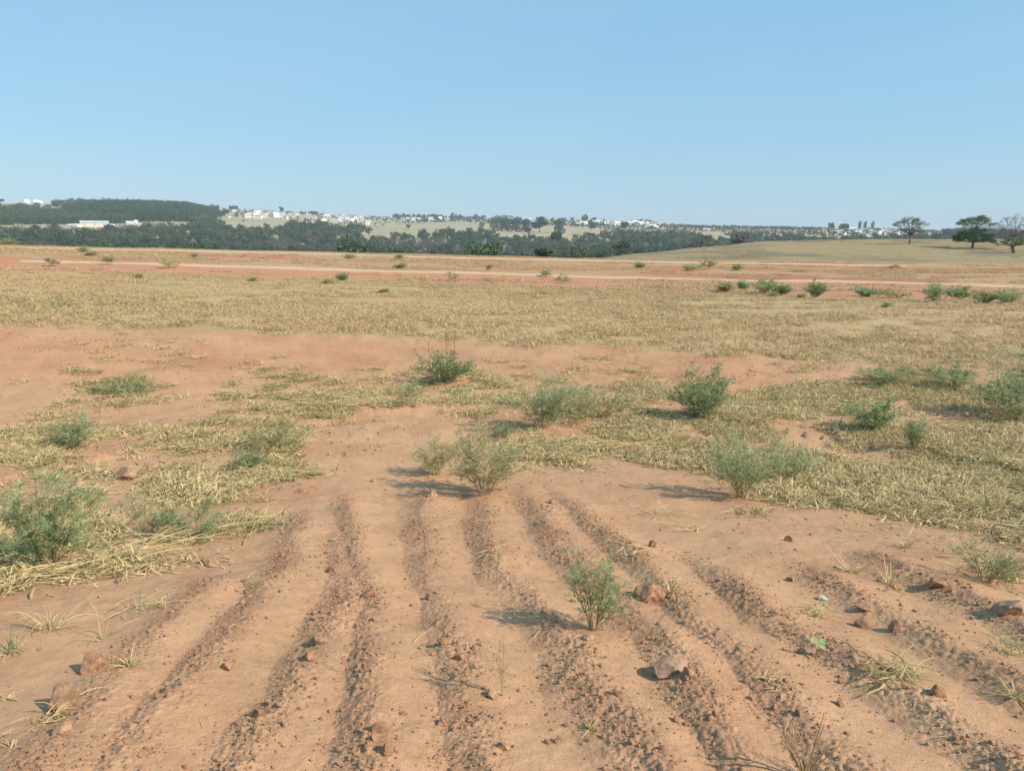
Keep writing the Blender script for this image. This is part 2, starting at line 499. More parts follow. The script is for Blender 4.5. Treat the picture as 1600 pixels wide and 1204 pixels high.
M['dense'] = leaf_mat('deep_green_leaves', [(0.0, (.15, .22, .09)), (0.5, (.25, .325, .145)), (1.0, (.40, .44, .22))], 0.38, 0.35)
M['drystem'] = leaf_mat('dry_plant_stems', [(0.0, (.22, .13, .075)), (0.5, (.42, .30, .15)), (1.0, (.64, .50, .28))], 0.0, 0.1)
M['bark'] = plain_mat('grey_brown_bark', (.14, .105, .08), 0.9, 3.0)
M['bark_pale'] = plain_mat('pale_grey_bark', (.24, .21, .18), 0.9, 3.0)
M['crown_a'] = leaf_mat('dark_wood_leaves', [(0, (.026, .052, .024)), (.5, (.046, .084, .036)), (1, (.088, .138, .054))], .15, .5)
M['crown_b'] = leaf_mat('olive_wood_leaves', [(0, (.048, .072, .032)), (.5, (.08, .108, .046)), (1, (.13, .16, .065))], .15, .5)
M['crown_c'] = leaf_mat('leafless_brown_twigs', [(0, (.075, .066, .062)), (.5, (.11, .094, .085)), (1, (.165, .14, .12))], .05, .5)
M['crown_e'] = leaf_mat('plantation_leaves', [(0, (.022, .046, .024)), (.5, (.040, .076, .034)), (1, (.075, .12, .05))], .15, .4)
M['crown_f'] = leaf_mat('fresh_green_leaves', [(0, (.05, .10, .03)), (.5, (.085, .155, .045)), (1, (.15, .22, .07))], .2, .3)
M['crown_g'] = leaf_mat('grey_green_leaves', [(0, (.09, .12, .055)), (.5, (.15, .185, .085)), (1, (.23, .26, .12))], .3, .2)
M['crown_h'] = leaf_mat('young_plantation_leaves', [(0, (.035, .065, .028)), (.5, (.062, .108, .042)), (1, (.10, .155, .06))], .2, .4)
M['crumb'] = plain_mat('soil_crumbs_earth', (.41, .23, .135), 0.95, 30)
M['crumb_pale'] = plain_mat('pale_soil_crumbs_earth', (.46, .27, .158), 0.95, 30)
M['wall_white'] = plain_mat('white_render', (.80, .79, .76), 0.7, 0.6, 0.12)
M['wall_cream'] = plain_mat('cream_render', (.68, .60, .50), 0.7, 0.6, 0.12)
M['roof_clay'] = plain_mat('pale_clay_tiles', (.48, .36, .29), 0.8, 1.5, 0.2)
M['roof_grey'] = plain_mat('grey_roof_sheet', (.52, .52, .52), 0.6, 1.0, 0.15)
M['roof_white'] = plain_mat('white_roof_sheet', (.80, .80, .79), 0.5, 1.0, 0.08)
M['dark_glass'] = plain_mat('dark_window_glass', (.06, .07, .08), 0.25, 2.0, 0.1, 0.5)

# ------------------------------------------------------------------ ground
def build_ground():
    th = np.concatenate([np.radians(np.linspace(-180, -41, 60, endpoint=False)), np.radians(np.linspace(-41, 41, 830)), np.radians(np.linspace(41, 180, 61))[1:-1]])
    rs = [0.25, 0.5, 0.9, 1.3, 1.7, 2.0]
    while rs[-1] < 7000:
        r = rs[-1]; rs.append(r + max(0.0065, min(2.0 * r * r / 2600, 0.03 * r)))
    rs = np.array(rs)
    R, T = np.meshgrid(rs, th, indexing='ij')
    x = (R * np.sin(T)).ravel(); y = (R * np.cos(T)).ravel(); r = R.ravel()
    z = ground_h(x, y)
    px, py = project(x, y, base_h(x, y))
    front = y > 0.3
    px = np.where(front, px, 800 + np.sign(x) * 3000); py = np.where(front, py, 2000)
    # ---- surface colours, with some shade painted in under grass and on ridges
    n1 = fbm(x, y, 1.3, 3, 101); n2 = fbm(x, y, 5.0, 3, 102); n3 = fbm(x, y, 0.35, 3, 103)
    sand = np.array([.475, .275, .154]); red = np.array([.37, .160, .085]); crumb = np.array([.35, .185, .108])
    thatch = np.array([.42, .305, .16]); tan = np.array([.39, .26, .14]); pink = np.array([.435, .225, .125])
    col = np.tile(sand, (len(x), 1))
    def lay(mask, c):
        nonlocal col
        mask = np.clip(mask, 0, 1)[:, None]; col = col * (1 - mask) + c * mask
    lay(sstep(-.05, .3, n1) * 0.55, pink); lay(sstep(.05, .3, fbm(x, y, .22, 3, 110)) * .30 * (r < 20), crumb)
    midb = sstep(620, 560, py) * (r > 6)
    lay(midb * 0.6, pink); lay(midb * sstep(0.0, 0.25, n1 + 0.6 * n3) * (.2 + .35 * sstep(500, 1000, px)), red)
    k = (r < 14) & (y > .2)
    cm = np.zeros_like(x); cm[k] = ridge_field(x[k], y[k])[1]
    lay(cm * sstep(-.2, .12, n3) * 0.6, crumb)  # darker turned soil, with part of the left flanks' shade painted in
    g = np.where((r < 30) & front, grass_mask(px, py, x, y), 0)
    lay(g * (0.45 + 0.35 * sstep(-.1, .2, n3)), np.array([.27, .195, .10]))  # litter tint darkened to paint in the shade between grass blades
    rut = fbm(x * .22, y, .9, 3, 104)
    lay(midb * (r < 34) * sstep(.05, .25, rut) * .5, np.array([.46, .28, .165])); lay(midb * (r < 34) * sstep(.12, .3, -rut) * .6, np.array([.32, .145, .085]))
    f = np.where(r > 12, field_mask(px, py, x, y), 0)
    lay(f * (0.80 + 0.7 * n2), thatch)
    lay(f * sstep(.03, .25, fbm(x * .35, y, 3.5, 3, 108)) * .55, np.array([.27, .235, .11]))
    # strips between the tracks
    far = (r > 30) & (r < 108)
    dt = py - track_near(px); dff = py - track_far(px)
    strip = far * sstep(2, -2, dt)
    lay(strip * 0.9, tan); lay(strip * sstep(-.05, .2, fbm(x * .25, y, 5, 3, 111)) * .7, pink); lay(strip * sstep(0.06, .25, n2 + .25 * n1) * 0.5, thatch); lay(strip * sstep(.02, .2, fbm(x * .2, y, 7, 3, 112)) * .6, red); lay(strip * sstep(.05, .25, -n2 + .3 * n1) * .6, red)
    lay(far * np.exp(-((dt + 6) / 3.5) ** 2) * sstep(900, 1050, px) * sstep(1330, 1250, px), np.array([.38, .165, .10]) )
    lay(far * np.exp(-((dt + 7) / 3) ** 2) * sstep(50, 120, px) * sstep(420, 300, px) * .7, red)
    lay(far * sstep(0, 2, dt) * (1 - f) * .9, np.array([.45, .215, .125]))
    # pasture hill on the right, valley, far slopes
    pas = sstep(103, 112, r)
    lay(pas, np.array([.30, .225, .118])); lay(pas * sstep(-.02, .16, fbm(x, y, 10, 4, 105)) * .75, np.array([.155, .138, .082])); lay(pas * sstep(.08, .26, fbm(x * .4, y, 11, 3, 109)) * .6, np.array([.31, .24, .14]))
    lay(sstep(225, 300, r), np.array([.08, .085, .045]))
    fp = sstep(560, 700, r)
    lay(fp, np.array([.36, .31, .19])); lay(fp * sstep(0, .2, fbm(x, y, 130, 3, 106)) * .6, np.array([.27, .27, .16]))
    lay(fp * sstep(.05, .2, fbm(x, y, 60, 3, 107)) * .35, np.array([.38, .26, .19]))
    nt_, nr = len(th), len(rs)
    i = np.arange(nr - 1)[:, None] * nt_; j = np.arange(nt_)[None, :]; j2 = (j + 1) % nt_
    F = np.stack([i + j, i + j2, i + nt_ + j2, i + nt_ + j], -1).reshape(-1, 4)
    F = F[:, ::-1]
    V = np.stack([x, y, z], 1)
    cap = np.arange(nt_)[None, :]
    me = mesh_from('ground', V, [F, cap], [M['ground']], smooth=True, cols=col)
    o = obj('ground', me); tag(o, kind='structure')
    return o
build_ground()

def strip(name, centre, half, colour, px0, px1, step=12, lift=0.03, jit=0.6, wave=1.0):
    pxs = np.arange(px0, px1 + 1, step)
    V = []; m = 7
    for i, p in enumerate(pxs):
        cpy = centre(p); hw = half(p) if callable(half) else half
        a = at(p, cpy + hw); b = at(p, cpy - hw)
        for k in range(m):
            t = k / (m - 1)
            e = (0 if 0 < k < m - 1 else 1) * 0.25 * math.sin(i * 1.7 + k) * jit
            q = a + (b - a) * (t + e * 0.2)
            z = ground_h(q[0], q[1])[0] + lift * (1 if 0 < k < m - 1 else -1) + (0.03 * math.sin(t * math.pi * 4) if 0 < k < m - 1 else 0)
            V.append((q[0], q[1], z))
    n = len(pxs)
    i = np.arange(n - 1)[:, None] * m; j = np.arange(m - 1)[None, :]
    F = np.stack([i + j, i + m + j, i + m + j + 1, i + j + 1], -1).reshape(-1, 4)
    me = mesh_from(name, V, [F], [earth_mat(name + '_earth', False, colour)], smooth=True)
    # keep normals up
    o = obj(name, me); tag(o, kind='structure'); return o
strip('dirt_track', lambda p: track_near(p), lambda p: np.interp(p, [0, 1600], [1.3, 1.7]), (.53, .36, .23), 30, 1900)
strip('dirt_track', lambda p: track_far(p), 0.9, (.54, .36, .23), -300, 1420)
strip('footpath', lambda p: np.interp(p, [1300, 1400, 1480, 1560, 1700], [384, 395, 404, 411, 418]), 0.6, (.30, .245, .155), 1310, 1700, 10)

# ------------------------------------------------------------------ scattering (instances inside one stuff object)
def scatter(name, pts, rot, scl, pick, protos, label, cat):
    me = bpy.data.meshes.new(name)
    me.vertices.add(len(pts)); me.vertices.foreach_set('co', np.asarray(pts, np.float32).ravel())
    a = me.attributes.new('rot', 'FLOAT_VECTOR', 'POINT'); a.data.foreach_set('vector', np.asarray(rot, np.float32).ravel())
    scl = np.asarray(scl, float)
    if scl.ndim == 1: scl = np.stack([scl] * 3, 1)
    a = me.attributes.new('scl', 'FLOAT_VECTOR', 'POINT'); a.data.foreach_set('vector', scl.astype(np.float32).ravel())
    a = me.attributes.new('pick', 'INT', 'POINT'); a.data.foreach_set('value', np.asarray(pick, np.int32))
    o = obj(name, me)
    ng = bpy.data.node_groups.new(name + '_nodes', 'GeometryNodeTree')
    ng.interface.new_socket('Geometry', in_out='INPUT', socket_type='NodeSocketGeometry')
    ng.interface.new_socket('Geometry', in_out='OUTPUT', socket_type='NodeSocketGeometry')
    gi = ng.nodes.new('NodeGroupInput'); go = ng.nodes.new('NodeGroupOutput')
    jn = ng.nodes.new('GeometryNodeJoinGeometry')
    for p in reversed(protos):
        oi = ng.nodes.new('GeometryNodeObjectInfo'); oi.inputs['Object'].default_value = p; oi.inputs['As Instance'].default_value = True
        ng.links.new(oi.outputs['Geometry'], jn.inputs[0])
    ip = ng.nodes.new('GeometryNodeInstanceOnPoints'); ip.inputs['Pick Instance'].default_value = True
    def named(n, t):
        q = ng.nodes.new('GeometryNodeInputNamedAttribute'); q.data_type = t; q.inputs['Name'].default_value = n
        return q.outputs[0]
    ng.links.new(gi.outputs[0], ip.inputs['Points']); ng.links.new(jn.outputs[0], ip.inputs['Instance'])
    ng.links.new(named('pick', 'INT'), ip.inputs['Instance Index'])
    e2r = ng.nodes.new('FunctionNodeEulerToRotation'); ng.links.new(named('rot', 'FLOAT_VECTOR'), e2r.inputs[0])
    ng.links.new(e2r.outputs[0], ip.inputs['Rotation']); ng.links.new(named('scl', 'FLOAT_VECTOR'), ip.inputs['Scale'])
    ng.links.new(ip.outputs[0], go.inputs[0])
    md = o.modifiers.new('scatter', 'NODES'); md.node_group = ng
    tag(o, label, cat, kind='stuff')
    return o

def proto(name, me):
    return bpy.data.objects.new(name, me)      # never linked: only a source of instances

def slope_rot(x, y, e=0.12):
    zx = (ground_h(x + e, y) - ground_h(x - e, y)) / (2 * e); zy = (base_h(x, y + e) - base_h(x, y - e)) / (2 * e)
    return np.arctan(zy), -np.arctan(zx)

# --- lying grass near the camera
def mat_clump(seed, n, green, L=(.035, .12), W=(.006, .017), spread=.21, e0=(-.2, 1.2), e1=(-.8, .6)):
    r = np.random.default_rng(seed); g = Geo()
    a = r.uniform(0, 2 * math.pi, n); q = spread * np.sqrt(r.uniform(0, 1, n))
    base = np.stack([np.cos(a) * q, np.sin(a) * q, r.uniform(.0, .035, n)], 1)
    tone = np.clip(r.normal(green + .1, 0.2, n), .18, 1); tone = np.where(r.uniform(0, 1, n) < .16, -.2, tone)
    main = r.uniform(0, 2 * math.pi)
    az = np.where(r.uniform(0, 1, n) < .5, r.normal(main, .7, n), r.uniform(0, 6.28, n))
    blades(g, base, az, r.uniform(*L, n), r.uniform(*W, n), r.uniform(*e0, n), r.uniform(*e1, n), tone, r)
    m = n // 3
    base = base[:m].copy(); base[:, 2] = r.uniform(.01, .05, m)
    blades(g, base, r.uniform(0, 6.28, m), r.uniform(.12, .34, m), r.uniform(.003, .007, m), r.uniform(0, .3, m), r.uniform(-.3, .05, m), np.clip(r.normal(.25, .1, m), .16, 1), r)
    return proto('grass_source', g.mesh('lying_grass_clump', [M['mat_grass']]))
mat_protos = [mat_clump(150 + i, 7, .1 + .12 * i) for i in range(3)] + [mat_clump(100 + i, 74, [.08, .16, .3, .12, .22, .42, .62, .85][i]) for i in range(8)]

def sample_ground(n, box, dens):
    """random ground points whose photo pixel lies in box, accepted with probability dens(px,py,x,y)"""
    pts = []
    lo = np.array([at(box[0], box[3]), at(box[2], box[3]), at(box[0], box[1]), at(box[2], box[1])])
    x0, y0 = lo.min(0); x1, y1 = lo.max(0)
    x = rng.uniform(x0, x1, n); y = rng.uniform(y0, y1, n)
    px, py = project(x, y, base_h(x, y))
    ok = (px > box[0]) & (px < box[2]) & (py > box[1]) & (py < box[3])
    x, y, px, py = x[ok], y[ok], px[ok], py[ok]
    d = dens(px, py, x, y); keep = rng.uniform(0, 1, len(x)) < d
    return x[keep], y[keep], px[keep], py[keep]

x, y, px, py = sample_ground(66000, (-260, 530, 1860, 1000), grass_mask)
greeny = np.clip(0.20 + 1.1 * fbm(x, y, 1.2, 2, 201) + 0.22 * sstep(640, 580, py) * (px < 700) + .1 * (px < 520), 0, 1)
greeny += 0.35 * (in_poly(px, py, MATS['tuft']) | in_poly(px, py, [(420, 575), (560, 572), (600, 595), (430, 605)]))
pick = np.clip(np.round(greeny * 7 + rng.normal(0, 1.1, len(x))), 0, 7).astype(int)
order = np.array([0, 3, 1, 4, 2, 5, 6, 7])
rx, ry = slope_rot(x, y)
scatter('lying_grass', np.stack([x, y, ground_h(x, y) - .005], 1), np.stack([rx, ry, rng.uniform(0, 6.28, len(x))], 1), rng.uniform(.65, 1.25, len(x)), np.where(rng.uniform(0, 1, len(x)) > grass_mask(px, py, x, y) * 1.25, rng.integers(0, 3, len(x)), order[pick] + 3), mat_protos,
        'cut dry grass lying in matted patches on the red soil', 'grass')
print('lying grass', len(x))

# --- field grass
def field_tuft(seed, n, green, H=.10, spread=.28):
    r = np.random.default_rng(seed); g = Geo()
    a = r.uniform(0, 2 * math.pi, n); q = spread * np.sqrt(r.uniform(0, 1, n))
    base = np.stack([np.cos(a) * q, np.sin(a) * q, r.uniform(-.01, .02, n)], 1)
    blades(g, base, r.uniform(0, 6.28, n), r.uniform(.6, 1.5, n) * H * 1.5, r.uniform(.010, .020, n), r.uniform(.1, 1.2, n), r.uniform(-.7, .5, n), np.clip(r.normal(green, .2, n), 0, 1), r, segs=2)
    return proto('field_grass_source', g.mesh('field_grass_tuft', [M['field_grass']]))
field_protos = [field_tuft(300 + i, 40, [.05, .15, .2, .32, .5, .75][i], [.06, .08, .07, .08, .09, .10][i]) for i in range(6)]
def fdens(px, py, x, y):
    return field_mask(px, py, x, y) * sstep(-.34, .06, fbm(x * .5, y, 1.5, 3, 211) + .6 * fbm(x * .4, y, 6, 2, 212)) * np.clip(1.15 - np.hypot(x, y) / 90, .3, 1)
x, y, px, py = sample_ground(90000, (-120, 418, 1720, 592), fdens)
gg = np.clip(.16 + 1.0 * fbm(x, y, 4.0, 3, 213) + .30 * sstep(800, 100, px) * sstep(430, 470, py) + .25 * sstep(.05, .25, fbm(x, y, 9, 2, 214)), 0, 1)
pick = np.clip(np.round(gg * 5 + rng.normal(0, .9, len(x))), 0, 5).astype(int)
scatter('field_grass', np.stack([x, y, ground_h(x, y)], 1), np.stack([0 * x, 0 * x, rng.uniform(0, 6.28, len(x))], 1), rng.uniform(.7, 1.35, len(x)), pick, field_protos,
        'broad band of short yellowed grass beyond the bare strip', 'grass')
print('field grass', len(x))
# thinner grass between the tracks and on the pasture hill
def tdens(px, py, x, y):
    r = np.hypot(x, y); dt = np.abs(py - track_near(px)); df = np.abs(py - track_far(px))
    d = sstep(3.2, 5, dt) * sstep(1.6, 2.4, df) * sstep(-.02, .22, fbm(x * .5, y, 3.2, 3, 221) + .25 * fbm(x, y, 9, 2, 222))
    return np.where((r > 40) & (r < 104), d * (1 - field_mask(px, py, x, y)), 0)
x, y, px, py = sample_ground(90000, (-100, 383, 1700, 470), tdens)
pick = np.clip(np.round(1.6 + rng.normal(0, 1.1, len(x))), 0, 5).astype(int)
scatter('track_side_grass', np.stack([x, y, ground_h(x, y)], 1), np.stack([0 * x, 0 * x, rng.uniform(0, 6.28, len(x))], 1), rng.uniform(1.0, 2.0, len(x)), pick, field_protos,
        'sparse dry grass tufts between the two dirt tracks', 'grass')
print('track grass', len(x))
def hdens(px, py, x, y):
    r = np.hypot(x, y)
    return np.where((r > 108) & (r < 232), .75 * sstep(-.15, .25, fbm(x, y, 9, 3, 231)), 0)
x, y, px, py = sample_ground(60000, (780, 372, 1720, 415), hdens)
pick = np.clip(np.round(2.6 + rng.normal(0, 1.6, len(x))), 0, 5).astype(int)
scatter('pasture_grass', np.stack([x, y, ground_h(x, y)], 1), np.stack([0 * x, 0 * x, rng.uniform(0, 6.28, len(x))], 1), rng.uniform(1.2, 2.8, len(x)), pick, field_protos,
        'thin faded grass covering the low pasture hill', 'grass')
print('pasture', len(x))

# --- soil crumbs and straw bits
def rock_geo(seed, sx=1, sy=1, sz=.7, sub=1, amp=.28, facet=True):
    import bmesh
    r = np.random.default_rng(seed); bm = bmesh.new(); bmesh.ops.create_icosphere(bm, subdivisions=sub, radius=1.0)
    V = np.array([v.co[:] for v in bm.verts]); F = np.array([[v.index for v in f.verts] for f in bm.faces]); bm.free()
    # chop with random planes for broken faces
    if facet:
        for _ in range(13):
            n = unit(r.normal(0, 1, 3)); d = r.uniform(.45, .85)
            s = V @ n - d; V = V - np.where(s > 0, s, 0)[:, None] * n[None]
    o3 = r.uniform(0, 50, 3)
    V = V * (1 + amp * (fbm(V[:, 0] * 1.0 + o3[0] + V[:, 2] * .7, V[:, 1] + o3[1] + V[:, 2] * .6, .9, 3, seed))[:, None] * 1.6)
    return V * np.array([sx, sy, sz]), F
def crumb_proto(seed, mat):
    V, F = rock_geo(seed, 1, .85, .75, 1, .5); g = Geo().add(V, F, 0); return proto('crumb_source', g.mesh('soil_crumb', [mat]))
crumb_protos = [crumb_proto(400 + i, M['crumb'] if i < 4 else M['crumb_pale']) for i in range(6)]
def cdens(px, py, x, y):
    m = ridge_field(x, y)[1]
    patch = sstep(-.12, .2, fbm(x, y, .5, 2, 301))
    return np.clip(m * 1.5 * (.2 + patch) + .022 + .07 * patch, 0, 1) * np.clip(5.0 / np.hypot(x, y), .15, 1) * (1 - .7 * grass_mask(px, py, x, y))
x, y, px, py = sample_ground(420000, (-60, 700, 1660, 1260), cdens)
s = np.clip(rng.lognormal(math.log(.0038), .62, len(x)), .002, .020)
scatter('soil_crumbs', np.stack([x, y, ground_h(x, y) + s * .25], 1), rng.uniform(0, 6.28, (len(x), 3)), s, rng.integers(0, 6, len(x)), crumb_protos,
        'small red soil crumbs strewn along the furrow ridges', 'soil')
print('crumbs', len(x))
def straw_proto(seed):
    r = np.random.default_rng(seed); g = Geo(); n = 1
    blades(g, np.zeros((n, 3)) + [0, 0, .006], r.uniform(0, 6.28, n), r.uniform(.08, .2, n), r.uniform(.003, .007, n), r.uniform(.0, .3, n), r.uniform(-.4, 0, n), r.uniform(.18, .45, n), r)
    return proto('straw_source', g.mesh('straw_piece', [M['mat_grass']]))
straw_protos = [straw_proto(450 + i) for i in range(6)]
x, y, px, py = sample_ground(16000, (-60, 600, 1660, 1260), lambda px, py, x, y: .02 + .25 * sstep(.02, .3, fbm(x, y, 1.0, 3, 311)))
scatter('straw_litter', np.stack([x, y, ground_h(x, y) + .003], 1), np.stack([rng.normal(0, .1, len(x)), rng.normal(0, .1, len(x)), rng.uniform(0, 6.28, len(x))], 1), rng.uniform(.5, 1.2, len(x)), rng.integers(0, 6, len(x)), straw_protos,
        'scattered bits of dry straw on the bare soil', 'straw')
print('straw', len(x))
def sdens(px, py, x, y):
    return .02 + .5 * sstep(.12, .3, fbm(x * .5, y, 1.1, 3, 321)) * (1 - grass_mask(px, py, x, y))
x, y, px, py = sample_ground(9000, (-60, 515, 1660, 720), sdens)
scatter('strip_litter', np.stack([x, y, ground_h(x, y)], 1), np.stack([0 * x, 0 * x, rng.uniform(0, 6.28, len(x))], 1), rng.uniform(.5, 1.2, len(x)), np.clip(rng.integers(-3, 5, len(x)), 0, 4), mat_protos,
        'thin dry grass litter strewn over the bare strip', 'grass')
x, y, px, py = sample_ground(60000, (-60, 515, 1660, 760), lambda px, py, x, y: .03 + .5 * sstep(.1, .3, fbm(x * .4, y, .9, 3, 331)))
s = np.clip(rng.lognormal(math.log(.012), .6, len(x)), .005, .05)
scatter('strip_clods', np.stack([x, y, ground_h(x, y) + s * .15], 1), rng.uniform(0, 6.28, (len(x), 3)), s, rng.integers(0, 6, len(x)), crumb_protos,
        'loose lumps of soil strewn over the bare strip', 'soil')

# ------------------------------------------------------------------ far woods
def crown_points(r, n, lobes):
    """points on and in a set of ellipsoid lobes [(centre, radii)]"""
    w = np.array([l[1][0] * l[1][1] for l in lobes]); k = r.choice(len(lobes), n, p=w / w.sum())
    c = np.array([l[0] for l in lobes])[k]; rad = np.array([l[1] for l in lobes])[k]
    d = unit(r.normal(0, 1, (n, 3))); q = r.uniform(.72, 1.05, n)[:, None]
    return c + d * rad * q, d

def far_tree(seed, h, w, style, leaf=.75, n=260, mat='crown_a', trunk_mat='bark'):
    """returns (trunk Geo, crown Geo)"""
    r = np.random.default_rng(seed); gt = Geo(); gc = Geo()
    th = h * {'round': .32, 'umbrella': .55, 'column': .12, 'bare': .30, 'bush': .10}[style]
    lean = r.normal(0, .04 * h, 2)
    top = np.array([lean[0], lean[1], th])
    tube(gt, [[0, 0, -1.5], [0, 0, 0], top * .5, top], [w * .040, w * .036, w * .030, w * .026], 6)
    lobes = []
    m = {'round': 7, 'umbrella': 9, 'column': 6, 'bare': 8, 'bush': 6}[style]
    for i in range(m):
        a = i * 2.399 + r.uniform(-.4, .4); q = r.uniform(.15, .36) * w
        if style == 'umbrella': c = [math.cos(a) * q * 1.15, math.sin(a) * q * 1.15, h * r.uniform(.78, .92)]; rad = [w * .20, w * .20, h * .085]
        elif style == 'column': c = [math.cos(a) * q * .5, math.sin(a) * q * .5, h * (.16 + .76 * i / m)]; rad = [w * .34, w * .34, h * .17]
        else: c = [math.cos(a) * q, math.sin(a) * q, h * r.uniform(.42, .82)]; rad = [w * r.uniform(.20, .30), w * r.uniform(.2, .3), h * r.uniform(.13, .22)]
        c = np.array(c) + np.array([lean[0], lean[1], 0]); lobes.append((c, rad))
        mid = (top + c) / 2 + r.normal(0, .03 * h, 3) - np.array([0, 0, .04 * h])
        tube(gt, [top * .92, mid, c], [w * .018, w * .012, w * .005], 4)
    P, d = crown_points(r, n, lobes)
    up = unit(r.normal(0, 1, (n, 3)) + d * .3)
    nrm = unit(d + r.normal(0, .55, (n, 3)) + [0, 0, .35])
    tone = np.clip(.5 + r.normal(0, .22, n), 0, 1)
    if style == 'bare':
        quads(gc, P, nrm, unit(d + [0, 0, .8] + r.normal(0, .5, (n, 3))), leaf * 2.4, leaf * .16, tone)
    else:
        quads(gc, P, nrm, up, leaf * r.uniform(1.0, 1.9, n), leaf * r.uniform(.7, 1.2, n), tone, fold=.12)
    return gt, gc

def tree_source(seed, h, w, style, leaf, n, mat):
    gt, gc = far_tree(seed, h, w, style, leaf, n, mat)
    g = Geo()
    for q, mi in ((gt, 0), (gc, 1)):
        off = g.n
        V = np.concatenate(q.V); T = np.concatenate(q.T); base = 0
        g.add(V, [f for f in q.F], T, mi)
    return proto('tree_source', g.mesh('wood_tree', [M['bark'], M[mat]]))

wood_protos = [tree_source(500, 10, 9, 'round', .95, 330, 'crown_a'), tree_source(501, 12, 10, 'round', 1.0, 330, 'crown_a'),
               tree_source(502, 9, 10, 'round', .95, 330, 'crown_b'), tree_source(503, 11, 9, 'round', .95, 330, 'crown_b'),
               tree_source(504, 10, 9, 'bare', 1.0, 420, 'crown_c'), tree_source(505, 8, 8, 'round', .9, 300, 'crown_f'),
               tree_source(506, 14, 8, 'column', 1.0, 330, 'crown_a')]
wood_near = [tree_source(530, 10, 9, 'round', .55, 1000, 'crown_a'), tree_source(531, 12, 10, 'round', .6, 1000, 'crown_a'), tree_source(532, 9, 10, 'round', .55, 1000, 'crown_b'), tree_source(533, 11, 9, 'round', .55, 1000, 'crown_b'),
             tree_source(534, 10, 9, 'bare', .8, 900, 'crown_c'), tree_source(535, 8, 8, 'round', .5, 900, 'crown_f'), tree_source(536, 14, 8, 'column', .6, 1000, 'crown_a')]
euc_protos = [tree_source(520 + i, 15 + i, 6.5, 'column', 1.05, 240, 'crown_e') for i in range(3)] + [tree_source(525 + i, 15 + i, 7, 'column', 1.05, 240, 'crown_h') for i in range(3)]

CLEAR = [[(600, 351), (700, 347), (870, 353), (960, 360), (930, 377), (830, 379), (780, 377), (770, 367), (690, 367), (600, 378), (555, 378)],
         [(345, 344), (440, 340), (455, 352), (430, 366), (370, 366), (345, 356)],
         [(-300, 349), (110, 347), (200, 344), (300, 347), (300, 357), (215, 364), (80, 366), (-300, 366)],
         [(1095, 364), (1135, 364), (1140, 379), (1095, 379)]]
TOWN = [[(340, 322), (470, 328), (625, 341), (610, 364), (540, 360), (470, 353), (340, 350)], [(620, 341), (1130, 352), (1130, 372), (1000, 370), (880, 362), (620, 354)], [(1130, 350), (1290, 354), (1480, 362), (1480, 380), (1290, 380), (1130, 372)]]
PLANT = [(90, 333), (115, 329), (150, 326), (200, 325), (300, 327), (335, 331), (352, 339), (300, 347), (225, 347), (120, 339)]
PLANT2 = [(-400, 331), (0, 333), (110, 339), (225, 347), (180, 350), (110, 352), (-400, 354)]
SKYP = [(-400, 290), (90, 290), (84, 326), (-400, 326)]
def wood_points():
    n = 260000
    th = rng.uniform(math.radians(-41), math.radians(39), n); r = np.sqrt(rng.uniform(215 ** 2, 2050 ** 2, n))
    x = r * np.sin(th); y = r * np.cos(th); z = base_h(x, y); px, py = project(x, y, z)
    hill = (px > 880) & (r < np.interp(px, [880, 1000, 1150, 1250], [270, 330, 560, 700]))
    nz = fbm(x, y, 120, 3, 402)
    d = np.where(r < 700, .75 + .8 * nz, .6 + .6 * nz); d = np.where(r < 265, 0, d)
    d = np.where(py < 352, d * .8, d)
    tn = np.zeros(n, bool)
    tq = px + 30 * nz; tr_ = py + 5 * nz + 2 * fbm(x, y, 40, 2, 403)
    for P in TOWN: tn |= in_poly(tq, tr_, P)
    d = np.where(tn, np.where(px < 620, .28, np.where(px > 1285, .35, .8)), d)
    jx = px + 14 * nz * 2; jy = py + 3 * nz
    for P in CLEAR: d = np.where(in_poly(jx, jy, P), .006, d)
    p2 = in_poly(px, py, PLANT2); pl = in_poly(px, py, PLANT) | p2; sk = in_poly(px, py, SKYP) & ~pl
    d = np.where(sk | hill, 0, d)
    d = np.where(pl, 0, d)
    keep = rng.uniform(0, 1, n) < d * .15 * np.clip(1.6 - r / 1600, .55, 1.3)
    x1, y1, r1 = x[keep], y[keep], r[keep]
    kk = np.ones(len(x1), bool)
    pk = pl & (rng.uniform(0, 1, n) < .30)
    return (x1, y1, z[keep], r1, px[keep], tn[keep]), (x[pk], y[pk], z[pk], p2[pk], px[pk])
(wx, wy, wz, wr, wpx, wtn), (ex, ey, ez, ep2, epx) = wood_points()
print('wood', len(wx), 'plantation', len(ex))
kind = fbm(wx, wy, 110, 3, 411) + .06 * rng.normal(0, 1, len(wx))
pick = np.where(kind > .09, 4, np.where(kind < -.10, rng.choice([2, 3, 5], len(wx)), rng.choice([0, 1, 0, 1, 2, 3, 6], len(wx))))
scatter('valley_wood', np.stack([wx, wy, wz], 1), np.stack([0 * wx, 0 * wx, rng.uniform(0, 6.28, len(wx))], 1), np.where(wtn, rng.uniform(.2, .5, len(wx)), rng.uniform(.4, 1.15, len(wx))), pick + np.where(wr < 620, 7, 0), wood_protos + wood_near,
        'mixed dark green and leafless woodland filling the valley', 'woodland')
scatter('tree_plantation', np.stack([ex, ey, ez], 1), np.stack([0 * ex, 0 * ex, rng.uniform(0, 6.28, len(ex))], 1), rng.uniform(.7, 1.1, len(ex)) * np.where(ep2, .72, np.interp(epx, [90, 140, 290, 350], [.6, 1, 1, .55])), rng.integers(0, 3, len(ex)) + np.where(ep2, 3, 0), euc_protos,
        'even dark green tree plantation on the far left hill', 'woodland')

